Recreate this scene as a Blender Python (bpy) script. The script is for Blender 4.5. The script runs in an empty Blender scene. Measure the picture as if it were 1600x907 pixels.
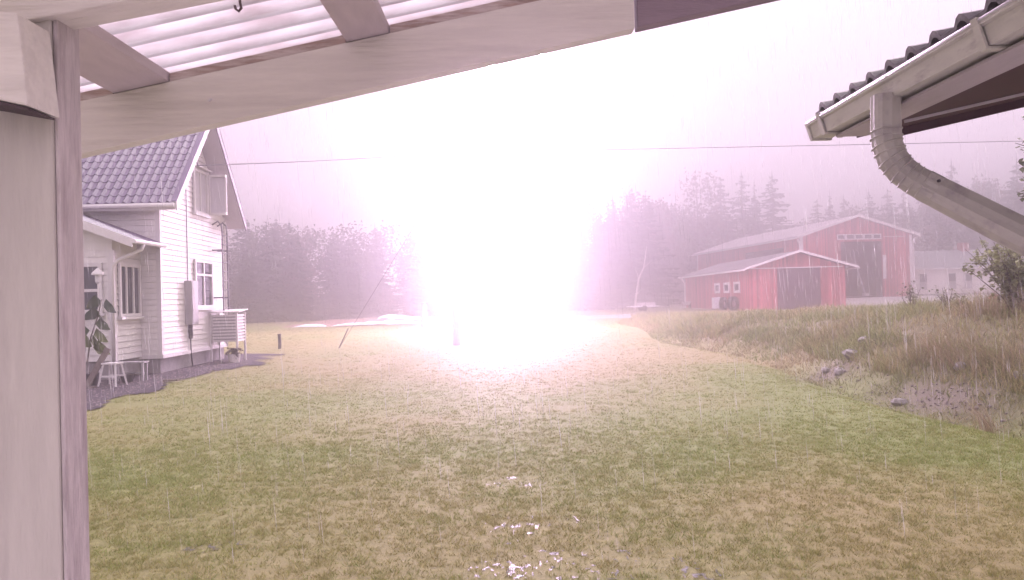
import bpy, math, random
import numpy as np
from mathutils import Vector, Matrix

random.seed(7)
rng = np.random.default_rng(7)
sc = bpy.context.scene
col = sc.collection
R = math.radians

# ------------------------------------------------------------------ camera
EYE = Vector((0, 0, 1.7))
PITCH, ROLL, FPX = 0.62, -1.5, 1250.0
cam_d = bpy.data.cameras.new('camera')
cam = bpy.data.objects.new('camera', cam_d)
col.objects.link(cam)
cam_d.sensor_width = 36.0
cam_d.lens = 36.0 * FPX / 1600.0
cam_d.clip_start = 0.05
cam_d.clip_end = 3000
CROT = Matrix.Rotation(R(90 + PITCH), 3, 'X') @ Matrix.Rotation(R(ROLL), 3, 'Z')
cam.matrix_world = Matrix.Translation(EYE) @ CROT.to_4x4()
sc.camera = cam

# ------------------------------------------------------------------ sky, sun, exposure
SUN_EL, SUN_AZ = 60.0, 200.0
world = bpy.data.worlds.new('World')
sc.world = world
world.use_nodes = True
wn = world.node_tree
for n in list(wn.nodes):
    wn.nodes.remove(n)
w_out = wn.nodes.new('ShaderNodeOutputWorld')
w_bg = wn.nodes.new('ShaderNodeBackground')
w_sky = wn.nodes.new('ShaderNodeTexSky')
w_sky.sky_type = 'NISHITA'
w_sky.sun_disc = False
w_sky.sun_elevation = R(SUN_EL)
w_sky.sun_rotation = R(SUN_AZ)
w_sky.dust_density = 4.0
w_hs = wn.nodes.new('ShaderNodeHueSaturation')
w_hs.inputs['Saturation'].default_value = 0.08
w_mix = wn.nodes.new('ShaderNodeMix')
w_mix.data_type = 'RGBA'
w_mix.inputs['Factor'].default_value = 0.85          # thick even overcast in front of the clear sky
w_mix.inputs['B'].default_value = (7.7, 6.25, 7.7, 1)
wn.links.new(w_sky.outputs['Color'], w_hs.inputs['Color'])
wn.links.new(w_hs.outputs['Color'], w_mix.inputs['A'])
wn.links.new(w_mix.outputs['Result'], w_bg.inputs['Color'])
w_bg.inputs['Strength'].default_value = 0.095
wn.links.new(w_bg.outputs['Background'], w_out.inputs['Surface'])

sun_d = bpy.data.lights.new('sun', 'SUN')
sun_d.energy = 1.5
sun_d.angle = R(45)
sun_d.color = (1.0, 0.96, 0.92)
sun = bpy.data.objects.new('sun', sun_d)
col.objects.link(sun)
sun.rotation_euler = (R(90 - SUN_EL), 0, R(180 - SUN_AZ + 180))

sc.view_settings.view_transform = 'Standard'
sc.view_settings.look = 'None'
sc.view_settings.exposure = 0.75
sc.view_settings.gamma = 1.0
sc.view_settings.use_curve_mapping = False
sc.cycles.use_denoising = True
try:
    sc.cycles.denoiser = 'OPENIMAGEDENOISE'
    sc.cycles.denoising_input_passes = 'RGB_ALBEDO_NORMAL'
except Exception:
    pass
sc.cycles.max_bounces = 5
sc.cycles.diffuse_bounces = 2
sc.cycles.glossy_bounces = 2
sc.cycles.transmission_bounces = 4
sc.cycles.transparent_max_bounces = 10
sc.cycles.volume_bounces = 3
sc.cycles.sample_clamp_indirect = 6.0
sc.cycles.caustics_reflective = False
sc.cycles.caustics_refractive = False
sc.cycles.use_adaptive_sampling = False

BOLT_POWER = 240.0
HAZE_DENSITY = 0.0112
HAZE_G = 0.91


# ------------------------------------------------------------------ helpers
def at(px, py, Y):
    """world point at depth Y that the photograph shows at pixel (px, py)"""
    d = CROT @ Vector(((px - 800.0) / FPX, -(py - 453.5) / FPX, -1.0))
    return EYE + d * (Y / d.y)


def tag(o, label=None, cat=None, group=None, kind=None):
    if label:
        o['label'] = label
    if cat:
        o['category'] = cat
    if group:
        o['group'] = group
    if kind:
        o['kind'] = kind
    return o


def empty(name, loc=(0, 0, 0), rz=0.0):
    o = bpy.data.objects.new(name, None)
    o.location = loc
    o.rotation_euler = (0, 0, rz)
    o.empty_display_size = 0.2
    col.objects.link(o)
    return o


def link(name, me, parent=None):
    o = bpy.data.objects.new(name, me)
    col.objects.link(o)
    if parent is not None:
        o.parent = parent
    return o


def copy_tree(o, parent=None):
    c = o.copy()
    col.objects.link(c)
    c.parent = parent
    for ch in list(o.children):
        copy_tree(ch, c)
    return c


class MB:
    def __init__(self):
        self.v = []
        self.f = []

    def add(self, vs, fs):
        n = len(self.v)
        self.v += [tuple(p) for p in vs]
        self.f += [tuple(i + n for i in f) for f in fs]
        return self

    def box(self, lo, hi):
        x0, y0, z0 = lo
        x1, y1, z1 = hi
        return self.add([(x0, y0, z0), (x1, y0, z0), (x1, y1, z0), (x0, y1, z0),
                         (x0, y0, z1), (x1, y0, z1), (x1, y1, z1), (x0, y1, z1)],
                        [(0, 3, 2, 1), (4, 5, 6, 7), (0, 1, 5, 4), (1, 2, 6, 5), (2, 3, 7, 6), (3, 0, 4, 7)])

    def prism(self, poly, vec):
        """planar polygon (3D points) extruded along vec"""
        n = len(poly)
        vec = Vector(vec)
        a = [Vector(p) for p in poly]
        b = [p + vec for p in a]
        fs = [tuple(range(n)), tuple(range(2 * n - 1, n - 1, -1))]
        fs += [(i, n + i, n + (i + 1) % n, (i + 1) % n) for i in range(n)]
        return self.add(a + b, fs)

    def bar(self, p0, p1, w, h, up=(0, 0, 1)):
        p0, p1 = Vector(p0), Vector(p1)
        d = (p1 - p0).normalized()
        up = Vector(up)
        if abs(d.dot(up)) > 0.98:
            up = Vector((0, 1, 0))
        s = d.cross(up).normalized() * (w / 2)
        u = s.cross(d).normalized() * (h / 2)
        vs = []
        for p in (p0, p1):
            vs += [p - s - u, p + s - u, p + s + u, p - s + u]
        return self.add(vs, [(0, 3, 2, 1), (4, 5, 6, 7), (0, 1, 5, 4), (1, 2, 6, 5), (2, 3, 7, 6), (3, 0, 4, 7)])

    def tube(self, pts, rad, n=8, cap=True, profile=None):
        pts = [Vector(p) for p in pts]
        m = len(pts)
        if not hasattr(rad, '__len__'):
            rad = [rad] * m
        base = len(self.v)
        prev = None
        for i, p in enumerate(pts):
            if i == 0:
                t = pts[1] - p
            elif i == m - 1:
                t = p - pts[-2]
            else:
                t = (pts[i + 1] - p).normalized() + (p - pts[i - 1]).normalized()
            t.normalize()
            if prev is None:
                a = Vector((0, 1, 0)) if abs(t.y) < 0.9 else Vector((1, 0, 0))
                prev = (a - t * a.dot(t)).normalized()
            else:
                prev = (prev - t * prev.dot(t)).normalized()
            b = t.cross(prev)
            for k in range(n):
                ang = 2 * math.pi * k / n
                r = rad[i] * (profile[k] if profile else 1.0)
                q = p + prev * (r * math.cos(ang)) + b * (r * math.sin(ang))
                self.v.append(tuple(q))
        for i in range(m - 1):
            for k in range(n):
                a = base + i * n + k
                b_ = base + i * n + (k + 1) % n
                self.f.append((a, b_, b_ + n, a + n))
        if cap:
            self.f.append(tuple(base + k for k in reversed(range(n))))
            self.f.append(tuple(base + (m - 1) * n + k for k in range(n)))
        return self

    def mesh(self, name, mat=None, smooth=False):
        me = bpy.data.meshes.new(name)
        me.from_pydata(self.v, [], self.f)
        me.update()
        if mat is not None:
            me.materials.append(mat)
        if smooth:
            for p in me.polygons:
                p.use_smooth = True
        return me

    def build(self, name, mat=None, parent=None, smooth=False, bevel=0.0):
        o = link(name, self.mesh(name, mat, smooth), parent)
        if bevel:
            b = o.modifiers.new('bevel', 'BEVEL')
            b.width = bevel
            b.segments = 2
            b.limit_method = 'ANGLE'
        return o


def np_mesh(name, verts, tris, mat, colors=None, smooth=False, nper=3):
    verts = np.asarray(verts, dtype=np.float32)
    tris = np.asarray(tris, dtype=np.int32)
    me = bpy.data.meshes.new(name)
    me.vertices.add(len(verts))
    me.vertices.foreach_set('co', verts.ravel())
    nt = len(tris)
    me.loops.add(nt * nper)
    me.loops.foreach_set('vertex_index', tris.ravel())
    me.polygons.add(nt)
    me.polygons.foreach_set('loop_start', np.arange(nt, dtype=np.int32) * nper)
    me.polygons.foreach_set('loop_total', np.full(nt, nper, dtype=np.int32))
    if smooth:
        me.polygons.foreach_set('use_smooth', np.ones(nt, dtype=bool))
    if colors is not None:
        ca = me.color_attributes.new('tint', 'FLOAT_COLOR', 'POINT')
        c4 = np.ones((len(verts), 4), dtype=np.float32)
        c4[:, :3] = colors
        ca.data.foreach_set('color', c4.ravel())
    me.materials.append(mat)
    me.update()
    me.validate()
    return me


_lat = rng.random((64, 64))


def vnoise(x, y, s, ox=0.0):
    x = np.asarray(x, dtype=float) / s + 17.3 + ox
    y = np.asarray(y, dtype=float) / s + 5.7 + ox * 1.7
    xi, yi = np.floor(x).astype(int), np.floor(y).astype(int)
    fx, fy = x - xi, y - yi
    fx, fy = fx * fx * (3 - 2 * fx), fy * fy * (3 - 2 * fy)
    g = lambda a, b: _lat[a % 64, b % 64]
    return (g(xi, yi) * (1 - fx) + g(xi + 1, yi) * fx) * (1 - fy) + (g(xi, yi + 1) * (1 - fx) + g(xi + 1, yi + 1) * fx) * fy


def sstep(a, b, x):
    t = np.clip((np.asarray(x, dtype=float) - a) / (b - a), 0, 1)
    return t * t * (3 - 2 * t)


# ------------------------------------------------------------------ materials
def nodes_of(name):
    m = bpy.data.materials.new(name)
    m.use_nodes = True
    nt = m.node_tree
    b = nt.nodes['Principled BSDF']
    return m, nt, b


def pm(name, c, rough=0.6, var=0.18, scale=6.0, bump=0.0, bscale=40.0, stretch=(1, 1, 1), spec=0.35, metal=0.0,
       c2=None, c2amt=0.5, c2scale=1.5, trans=0.0):
    """painted / wooden / stone surface: base colour broken up by stretched noise, a second tone in patches, fine relief"""
    m, nt, b = nodes_of(name)
    N, L = nt.nodes, nt.links
    tc = N.new('ShaderNodeTexCoord')
    mp = N.new('ShaderNodeMapping')
    mp.inputs['Scale'].default_value = stretch
    L.new(tc.outputs['Object'], mp.inputs['Vector'])
    n1 = N.new('ShaderNodeTexNoise')
    n1.inputs['Scale'].default_value = scale
    n1.inputs['Detail'].default_value = 5
    n1.inputs['Roughness'].default_value = 0.65
    L.new(mp.outputs['Vector'], n1.inputs['Vector'])
    cr = N.new('ShaderNodeValToRGB')
    cr.color_ramp.elements[0].position = 0.25
    cr.color_ramp.elements[1].position = 0.75
    cr.color_ramp.elements[0].color = tuple(x * (1 - var) for x in c) + (1,)
    cr.color_ramp.elements[1].color = tuple(min(1, x * (1 + var)) for x in c) + (1,)
    L.new(n1.outputs['Fac'], cr.inputs['Fac'])
    out = cr.outputs['Color']
    if c2 is not None:
        n2 = N.new('ShaderNodeTexNoise')
        n2.inputs['Scale'].default_value = c2scale
        n2.inputs['Detail'].default_value = 6
        n2.inputs['Roughness'].default_value = 0.7
        L.new(mp.outputs['Vector'], n2.inputs['Vector'])
        r2 = N.new('ShaderNodeValToRGB')
        r2.color_ramp.elements[0].position = 1.0 - c2amt - 0.08
        r2.color_ramp.elements[1].position = 1.0 - c2amt + 0.12
        L.new(n2.outputs['Fac'], r2.inputs['Fac'])
        mx = N.new('ShaderNodeMix')
        mx.data_type = 'RGBA'
        mx.inputs['B'].default_value = tuple(c2) + (1,)
        L.new(out, mx.inputs['A'])
        L.new(r2.outputs['Color'], mx.inputs['Factor'])
        out = mx.outputs['Result']
    L.new(out, b.inputs['Base Color'])
    b.inputs['Roughness'].default_value = rough
    b.inputs['Specular IOR Level'].default_value = spec
    b.inputs['Metallic'].default_value = metal
    if bump:
        nb = N.new('ShaderNodeTexNoise')
        nb.inputs['Scale'].default_value = bscale
        nb.inputs['Detail'].default_value = 4
        L.new(mp.outputs['Vector'], nb.inputs['Vector'])
        bp = N.new('ShaderNodeBump')
        bp.inputs['Strength'].default_value = bump
        bp.inputs['Distance'].default_value = 0.01
        L.new(nb.outputs['Fac'], bp.inputs['Height'])
        L.new(bp.outputs['Normal'], b.inputs['Normal'])
    return m


def leafmat(name, rough=0.55, transl=0.35, spec=0.3):
    """foliage: colour from the per-leaf tint, part of the light passes through"""
    m, nt, b = nodes_of(name)
    N, L = nt.nodes, nt.links
    at_ = N.new('ShaderNodeAttribute')
    at_.attribute_name = 'tint'
    L.new(at_.outputs['Color'], b.inputs['Base Color'])
    b.inputs['Roughness'].default_value = rough
    b.inputs['Specular IOR Level'].default_value = spec
    tr = N.new('ShaderNodeBsdfTranslucent')
    L.new(at_.outputs['Color'], tr.inputs['Color'])
    mx = N.new('ShaderNodeMixShader')
    mx.inputs['Fac'].default_value = transl
    L.new(b.outputs['BSDF'], mx.inputs[1])
    L.new(tr.outputs['BSDF'], mx.inputs[2])
    L.new(mx.outputs['Shader'], nt.nodes['Material Output'].inputs['Surface'])
    return m


def glassmat(name, c=(0.03, 0.035, 0.045)):
    m, nt, b = nodes_of(name)
    b.inputs['Base Color'].default_value = c + (1,)
    b.inputs['Roughness'].default_value = 0.05
    b.inputs['Specular IOR Level'].default_value = 0.6
    return m


def watermat(name):
    m, nt, b = nodes_of(name)
    N, L = nt.nodes, nt.links
    b.inputs['Base Color'].default_value = (0.05, 0.045, 0.035, 1)
    b.inputs['Roughness'].default_value = 0.28
    b.inputs['Specular IOR Level'].default_value = 0.5
    tc = N.new('ShaderNodeTexCoord')
    nb = N.new('ShaderNodeTexNoise')
    nb.inputs['Scale'].default_value = 40
    nb.inputs['Detail'].default_value = 3
    L.new(tc.outputs['Object'], nb.inputs['Vector'])
    bp = N.new('ShaderNodeBump')
    bp.inputs['Strength'].default_value = 0.5
    bp.inputs['Distance'].default_value = 0.02
    L.new(nb.outputs['Fac'], bp.inputs['Height'])
    L.new(bp.outputs['Normal'], b.inputs['Normal'])
    return m


def bladed(name, c, axis='x', pitch=0.14, var=0.22, rough=0.7, c2=None, depth=0.35, scale=3.0):
    """far board cladding: narrow boards by a saw of the object coordinate, each board its own tone"""
    m, nt, b = nodes_of(name)
    N, L = nt.nodes, nt.links
    tc = N.new('ShaderNodeTexCoord')
    sp = N.new('ShaderNodeSeparateXYZ')
    L.new(tc.outputs['Object'], sp.inputs['Vector'])
    src = sp.outputs['X']
    if axis == 'xy':
        ad = N.new('ShaderNodeMath')
        ad.operation = 'ADD'
        L.new(sp.outputs['X'], ad.inputs[0])
        L.new(sp.outputs['Y'], ad.inputs[1])
        src = ad.outputs[0]
    dv = N.new('ShaderNodeMath')
    dv.operation = 'DIVIDE'
    dv.inputs[1].default_value = pitch
    L.new(src, dv.inputs[0])
    fl = N.new('ShaderNodeMath')
    fl.operation = 'FLOOR'
    L.new(dv.outputs[0], fl.inputs[0])
    wn_ = N.new('ShaderNodeTexWhiteNoise')
    wn_.noise_dimensions = '1D'
    L.new(fl.outputs[0], wn_.inputs['W'])
    mp = N.new('ShaderNodeMapping')
    mp.inputs['Scale'].default_value = (3, 3, 0.5)
    L.new(tc.outputs['Object'], mp.inputs['Vector'])
    n1 = N.new('ShaderNodeTexNoise')
    n1.inputs['Scale'].default_value = scale
    n1.inputs['Detail'].default_value = 6
    L.new(mp.outputs['Vector'], n1.inputs['Vector'])
    av = N.new('ShaderNodeMath')
    av.operation = 'MULTIPLY_ADD'
    av.inputs[1].default_value = 0.5
    L.new(wn_.outputs['Value'], av.inputs[0])
    hf = N.new('ShaderNodeMath')
    hf.operation = 'MULTIPLY'
    hf.inputs[1].default_value = 0.5
    L.new(n1.outputs['Fac'], hf.inputs[0])
    L.new(hf.outputs[0], av.inputs[2])
    cr = N.new('ShaderNodeValToRGB')
    cr.color_ramp.elements[0].position = 0.2
    cr.color_ramp.elements[1].position = 0.8
    cr.color_ramp.elements[0].color = tuple(x * (1 - var) for x in (c2 or c)) + (1,)
    cr.color_ramp.elements[1].color = tuple(min(1, x * (1 + var)) for x in c) + (1,)
    L.new(av.outputs[0], cr.inputs['Fac'])
    L.new(cr.outputs['Color'], b.inputs['Base Color'])
    b.inputs['Roughness'].default_value = rough
    b.inputs['Specular IOR Level'].default_value = 0.25
    fr = N.new('ShaderNodeMath')
    fr.operation = 'FRACT'
    L.new(dv.outputs[0], fr.inputs[0])
    gt = N.new('ShaderNodeMath')
    gt.operation = 'GREATER_THAN'
    gt.inputs[1].default_value = 0.1
    L.new(fr.outputs[0], gt.inputs[0])
    bp = N.new('ShaderNodeBump')
    bp.inputs['Strength'].default_value = depth
    bp.inputs['Distance'].default_value = 0.02
    L.new(gt.outputs[0], bp.inputs['Height'])
    L.new(bp.outputs['Normal'], b.inputs['Normal'])
    return m


M = {}
M['porch_paint'] = pm('porch_paint', (0.76, 0.725, 0.63), 0.62, 0.09, 3.0, 0.55, 9, (0.8, 9, 9), c2=(0.66, 0.625, 0.54), c2amt=0.42, c2scale=2.0)
M['post_paint'] = pm('post_paint', (0.58, 0.55, 0.475), 0.62, 0.10, 3.0, 0.3, 30, (6, 6, 0.8), c2=(0.50, 0.47, 0.41), c2amt=0.45, c2scale=1.2)
M['worn_paint'] = pm('worn_paint', (0.60, 0.54, 0.51), 0.8, 0.22, 9.0, 0.6, 30, (8, 8, 1.0), c2=(0.41, 0.345, 0.335), c2amt=0.42, c2scale=5.0)
M['dark_board'] = pm('dark_board', (0.26, 0.20, 0.22), 0.7, 0.15, 5.0, 0.2, 30, (1, 6, 6))
M['purlin_paint'] = pm('purlin_paint', (0.54, 0.475, 0.45), 0.65, 0.10, 4.0, 0.2, 30, (5, 1, 5))
M['raw_wood'] = pm('raw_wood', (0.42, 0.31, 0.25), 0.8, 0.3, 8.0, 0.4, 40, (1, 8, 8), c2=(0.66, 0.58, 0.52), c2amt=0.5, c2scale=6)
M['moss'] = pm('moss', (0.08, 0.06, 0.06), 0.9, 0.4, 40, 0.8, 80)
M['hook'] = pm('hook', (0.16, 0.12, 0.12), 0.5, 0.2, 30, metal=0.7)
M['white_paint'] = pm('white_paint', (0.74, 0.72, 0.70), 0.5, 0.06, 2.0, 0.1, 40)
M['siding'] = pm('siding', (0.82, 0.80, 0.76), 0.55, 0.07, 2.5, 0.12, 40, (1, 1, 4), c2=(0.76, 0.73, 0.69), c2amt=0.35, c2scale=1.2)
M['plinth'] = pm('plinth', (0.33, 0.31, 0.31), 0.85, 0.2, 5, 0.4, 60, c2=(0.24, 0.23, 0.23), c2amt=0.45)
M['roof_tile'] = pm('roof_tile', (0.15, 0.112, 0.185), 0.18, 0.2, 4, 0.05, 60, spec=0.6)
M['verge_shade'] = pm('verge_shade', (0.10, 0.085, 0.10), 0.5, 0.2, 5)
M['soffit'] = pm('soffit', (0.50, 0.46, 0.48), 0.7, 0.1, 5)
M['glass'] = glassmat('glass')
M['curtain'] = pm('curtain', (0.55, 0.53, 0.55), 0.9, 0.15, 6, stretch=(8, 8, 0.3))
M['dark_metal'] = pm('dark_metal', (0.05, 0.045, 0.055), 0.5, 0.2, 8, metal=0.3)
M['grey_metal'] = pm('grey_metal', (0.34, 0.33, 0.33), 0.5, 0.12, 8)
M['galv'] = pm('galv', (0.55, 0.54, 0.56), 0.4, 0.1, 8, metal=0.5)
M['barn_red'] = bladed('barn_red', (0.45, 0.145, 0.155), 'xy', 0.16, 0.34, c2=(0.32, 0.095, 0.105))
M['barn_dark'] = bladed('barn_dark', (0.10, 0.075, 0.085), 'xy', 0.18, 0.2)
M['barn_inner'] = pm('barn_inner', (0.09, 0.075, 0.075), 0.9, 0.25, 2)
M['barn_roof'] = bladed('barn_roof', (0.36, 0.32, 0.35), 'xy', 0.5, 0.10, rough=0.9, depth=0.2)
M['low_roof'] = bladed('low_roof', (0.15, 0.135, 0.15), 'xy', 0.5, 0.15, rough=0.95, depth=0.2)
M['grey_roof'] = pm('grey_roof', (0.14, 0.14, 0.16), 0.6, 0.15, 2, stretch=(1, 6, 1))
M['cream_render'] = pm('cream_render', (0.80, 0.77, 0.72), 0.85, 0.06, 1.2, 0.2, 20)
M['brick_red'] = pm('brick_red', (0.34, 0.10, 0.09), 0.85, 0.25, 8, 0.3)
M['rubber'] = pm('rubber', (0.022, 0.02, 0.021), 0.75, 0.3, 12)
M['plastic_white'] = pm('plastic_white', (0.72, 0.72, 0.74), 0.45, 0.06, 3)
M['red_plastic'] = pm('red_plastic', (0.5, 0.05, 0.05), 0.5, 0.1, 6)
M['gutter_cream'] = pm('gutter_cream', (0.50, 0.495, 0.42), 0.42, 0.12, 6, 0.05, 60, (4, 1, 4), c2=(0.33, 0.31, 0.28), c2amt=0.38, c2scale=7.0, spec=0.5)
M['pipe_cream'] = pm('pipe_cream', (0.43, 0.415, 0.365), 0.42, 0.12, 6, 0.05, 60, c2=(0.29, 0.26, 0.265), c2amt=0.42, c2scale=9.0, spec=0.5)
M['eave_board'] = pm('eave_board', (0.42, 0.38, 0.385), 0.6, 0.1, 6, 0.2, 30, (6, 1, 6), c2=(0.40, 0.34, 0.36), c2amt=0.4, c2scale=4)
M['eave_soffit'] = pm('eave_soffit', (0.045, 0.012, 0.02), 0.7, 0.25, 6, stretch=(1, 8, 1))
M['near_tile'] = pm('near_tile', (0.12, 0.115, 0.12), 0.45, 0.3, 14, 0.2, 60, c2=(0.26, 0.25, 0.24), c2amt=0.38, c2scale=10)
M['wire'] = pm('wire', (0.09, 0.07, 0.085), 0.6, 0.1, 3)
M['old_wood'] = pm('old_wood', (0.20, 0.165, 0.15), 0.85, 0.3, 6, 0.4, 40, (6, 6, 1))
M['bark'] = pm('bark', (0.12, 0.095, 0.085), 0.9, 0.3, 6, 0.4, 30, (4, 4, 1))
M['birch_bark'] = pm('birch_bark', (0.55, 0.52, 0.50), 0.8, 0.1, 3, c2=(0.10, 0.09, 0.09), c2amt=0.36, c2scale=9)
M['stone'] = pm('stone', (0.30, 0.275, 0.275), 0.7, 0.3, 9, 0.6, 25, c2=(0.17, 0.15, 0.15), c2amt=0.45, c2scale=3)
M['rubble'] = pm('rubble', (0.20, 0.165, 0.165), 0.8, 0.45, 9, 0.6, 40, c2=(0.36, 0.33, 0.32), c2amt=0.34, c2scale=14)
M['gravel'] = pm('gravel', (0.075, 0.062, 0.078), 0.85, 0.5, 22, 1.0, 30, spec=0.1, c2=(0.04, 0.034, 0.042), c2amt=0.45, c2scale=9)
M['yard'] = pm('yard', (0.34, 0.31, 0.32), 0.6, 0.2, 0.7, 0.3, 6, c2=(0.24, 0.21, 0.22), c2amt=0.42, c2scale=0.25)
M['tarp'] = pm('tarp', (0.82, 0.82, 0.82), 0.35, 0.05, 2)
M['soil'] = pm('soil', (0.26, 0.16, 0.14), 0.9, 0.3, 3, 0.5, 10)
M['water'] = watermat('water')
M['leaf'] = leafmat('leaf')
M['needle'] = leafmat('needle', 0.8, 0.5, 0.1)
M['blade'] = leafmat('blade', 0.5, 0.35, 0.25)


# ------------------------------------------------------------------ ground
def bank_toe(y):
    y = np.asarray(y, dtype=float)
    return 6.3 + 0.35 * np.sin(y * 0.35) + np.clip(y - 40, 0, 80) * 0.08


def bank_h(y):
    y = np.asarray(y, dtype=float)
    return np.interp(y, [0, 8, 15, 25, 36, 48, 60, 400], [1.35, 1.3, 1.15, 0.85, 0.55, 0.25, 0.12, 0.12])


def H(x, y):
    x = np.asarray(x, dtype=float)
    y = np.asarray(y, dtype=float)
    t = bank_toe(y)
    z = bank_h(y) * sstep(0, 2.6, x - t)
    z = z - 0.16 * np.exp(-((x - t + 0.1) / 0.5) ** 2) * sstep(48, 30, y)
    z = z + (vnoise(x, y, 1.1) - 0.5) * 0.22 * sstep(-0.3, 1.0, x - t) * sstep(50, 25, y)
    z = z + 0.65 * sstep(24, 30, x) * sstep(71, 86, y) + 0.5 * sstep(95, 150, y)
    z = z + 0.13 * sstep(-5.5, -8.5, x) * sstep(12, 17, y) * sstep(60, 40, y)
    z = z + (vnoise(x, y, 5.0, 3) - 0.5) * 0.022 + (vnoise(x, y, 0.9, 9) - 0.5) * 0.012 * sstep(40, 15, y)
    d1 = np.exp(-(((x - 0.25) / 0.9) ** 2 + ((y - 5.2) / 0.7) ** 2))
    d2 = np.exp(-(((x + 0.05) / 0.5) ** 2 + ((y - 7.5) / 0.5) ** 2))
    return z - 0.03 * d1 - 0.03 * d2


def h(x, y):
    return float(H(x, y))


def axis_steps(lo, hi, near, far, mid=0.0):
    out = [mid]
    while out[-1] < hi:
        out.append(out[-1] + near + far * max(0, abs(out[-1] - mid) - 12))
    neg = [mid]
    while neg[-1] > lo:
        neg.append(neg[-1] - near - far * max(0, abs(neg[-1] - mid) - 12))
    return np.array(sorted(set(neg[1:] + out)))


def lawn_tone(x, y):
    """0 dry brown .. 1 lush green, in patches of the turf itself"""
    a = vnoise(x, y, 3.2, 21) * 0.5 + vnoise(x, y, 1.1, 33) * 0.3 + vnoise(x, y, 7.5, 41) * 0.35
    lush = sstep(3.2, 4.6, x) * sstep(7.2, 6.0, x) * sstep(5.5, 8.5, y) * sstep(22, 15, y)
    lush2 = sstep(0.2, -2.2, x) * sstep(10, 6, y) * 0.5
    dry = sstep(0.8, 2.5, x) * sstep(8.2, 6.0, y)
    return np.clip((a - 0.58) * 1.6 + 0.46 + 0.45 * lush + 0.3 * lush2 - 0.4 * dry, 0, 1)


def mix3(c0, c1, t):
    t = np.asarray(t)[:, None]
    return np.asarray(c0)[None, :] * (1 - t) + np.asarray(c1)[None, :] * t


gm, gnt, gb = nodes_of('ground')
a_ = gnt.nodes.new('ShaderNodeAttribute')
a_.attribute_name = 'tint'
tc_ = gnt.nodes.new('ShaderNodeTexCoord')
nz = gnt.nodes.new('ShaderNodeTexNoise')
nz.inputs['Scale'].default_value = 14
nz.inputs['Detail'].default_value = 8
nz.inputs['Roughness'].default_value = 0.75
gnt.links.new(tc_.outputs['Object'], nz.inputs['Vector'])
mr = gnt.nodes.new('ShaderNodeMapRange')
mr.inputs['From Min'].default_value = 0.3
mr.inputs['From Max'].default_value = 0.7
mr.inputs['To Min'].default_value = 0.75
mr.inputs['To Max'].default_value = 1.25
gnt.links.new(nz.outputs['Fac'], mr.inputs['Value'])
vm = gnt.nodes.new('ShaderNodeVectorMath')
vm.operation = 'SCALE'
gnt.links.new(a_.outputs['Color'], vm.inputs[0])
gnt.links.new(mr.outputs['Result'], vm.inputs['Scale'])
gnt.links.new(vm.outputs['Vector'], gb.inputs['Base Color'])
gb.inputs['Roughness'].default_value = 0.7
gb.inputs['Specular IOR Level'].default_value = 0.25
bp_ = gnt.nodes.new('ShaderNodeBump')
bp_.inputs['Strength'].default_value = 0.6
bp_.inputs['Distance'].default_value = 0.03
gnt.links.new(nz.outputs['Fac'], bp_.inputs['Height'])
gnt.links.new(bp_.outputs['Normal'], gb.inputs['Normal'])

gx = axis_steps(-420, 420, 0.22, 0.035)
gy = axis_steps(-60, 520, 0.22, 0.03, 6.0)
gx, gy = np.unique(np.clip(gx, -420, 420)), np.unique(np.clip(gy, -60, 520))
GX, GY = np.meshgrid(gx, gy)
GZ = H(GX, GY)
gv = np.stack([GX.ravel(), GY.ravel(), GZ.ravel()], 1)
nx_, ny_ = len(gx), len(gy)
ii = np.arange(nx_ * ny_).reshape(ny_, nx_)
gq = np.stack([ii[:-1, :-1], ii[:-1, 1:], ii[1:, 1:], ii[1:, :-1]], -1).reshape(-1, 4)
tone = lawn_tone(gv[:, 0], gv[:, 1])
gcol = mix3((0.245, 0.205, 0.09), (0.175, 0.20, 0.06), tone)
bank_ = sstep(0.2, 1.2, gv[:, 0] - bank_toe(gv[:, 1]))
gcol = gcol * (1 - bank_[:, None]) + np.array([0.15, 0.135, 0.065])[None, :] * bank_[:, None]
ditch = np.exp(-((gv[:, 0] - bank_toe(gv[:, 1]) - 0.35) / 0.6) ** 2) * np.clip(np.exp(-((gv[:, 1] - 12.0) / 1.9) ** 2) + np.exp(-((gv[:, 1] - 16.5) / 0.9) ** 2), 0, 1)
gcol = gcol * (1 - ditch[:, None]) + np.array([0.14, 0.112, 0.09])[None, :] * ditch[:, None]
ground = link('ground', np_mesh('ground', gv, gq, gm, gcol, True, 4))
tag(ground, kind='structure')


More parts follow.
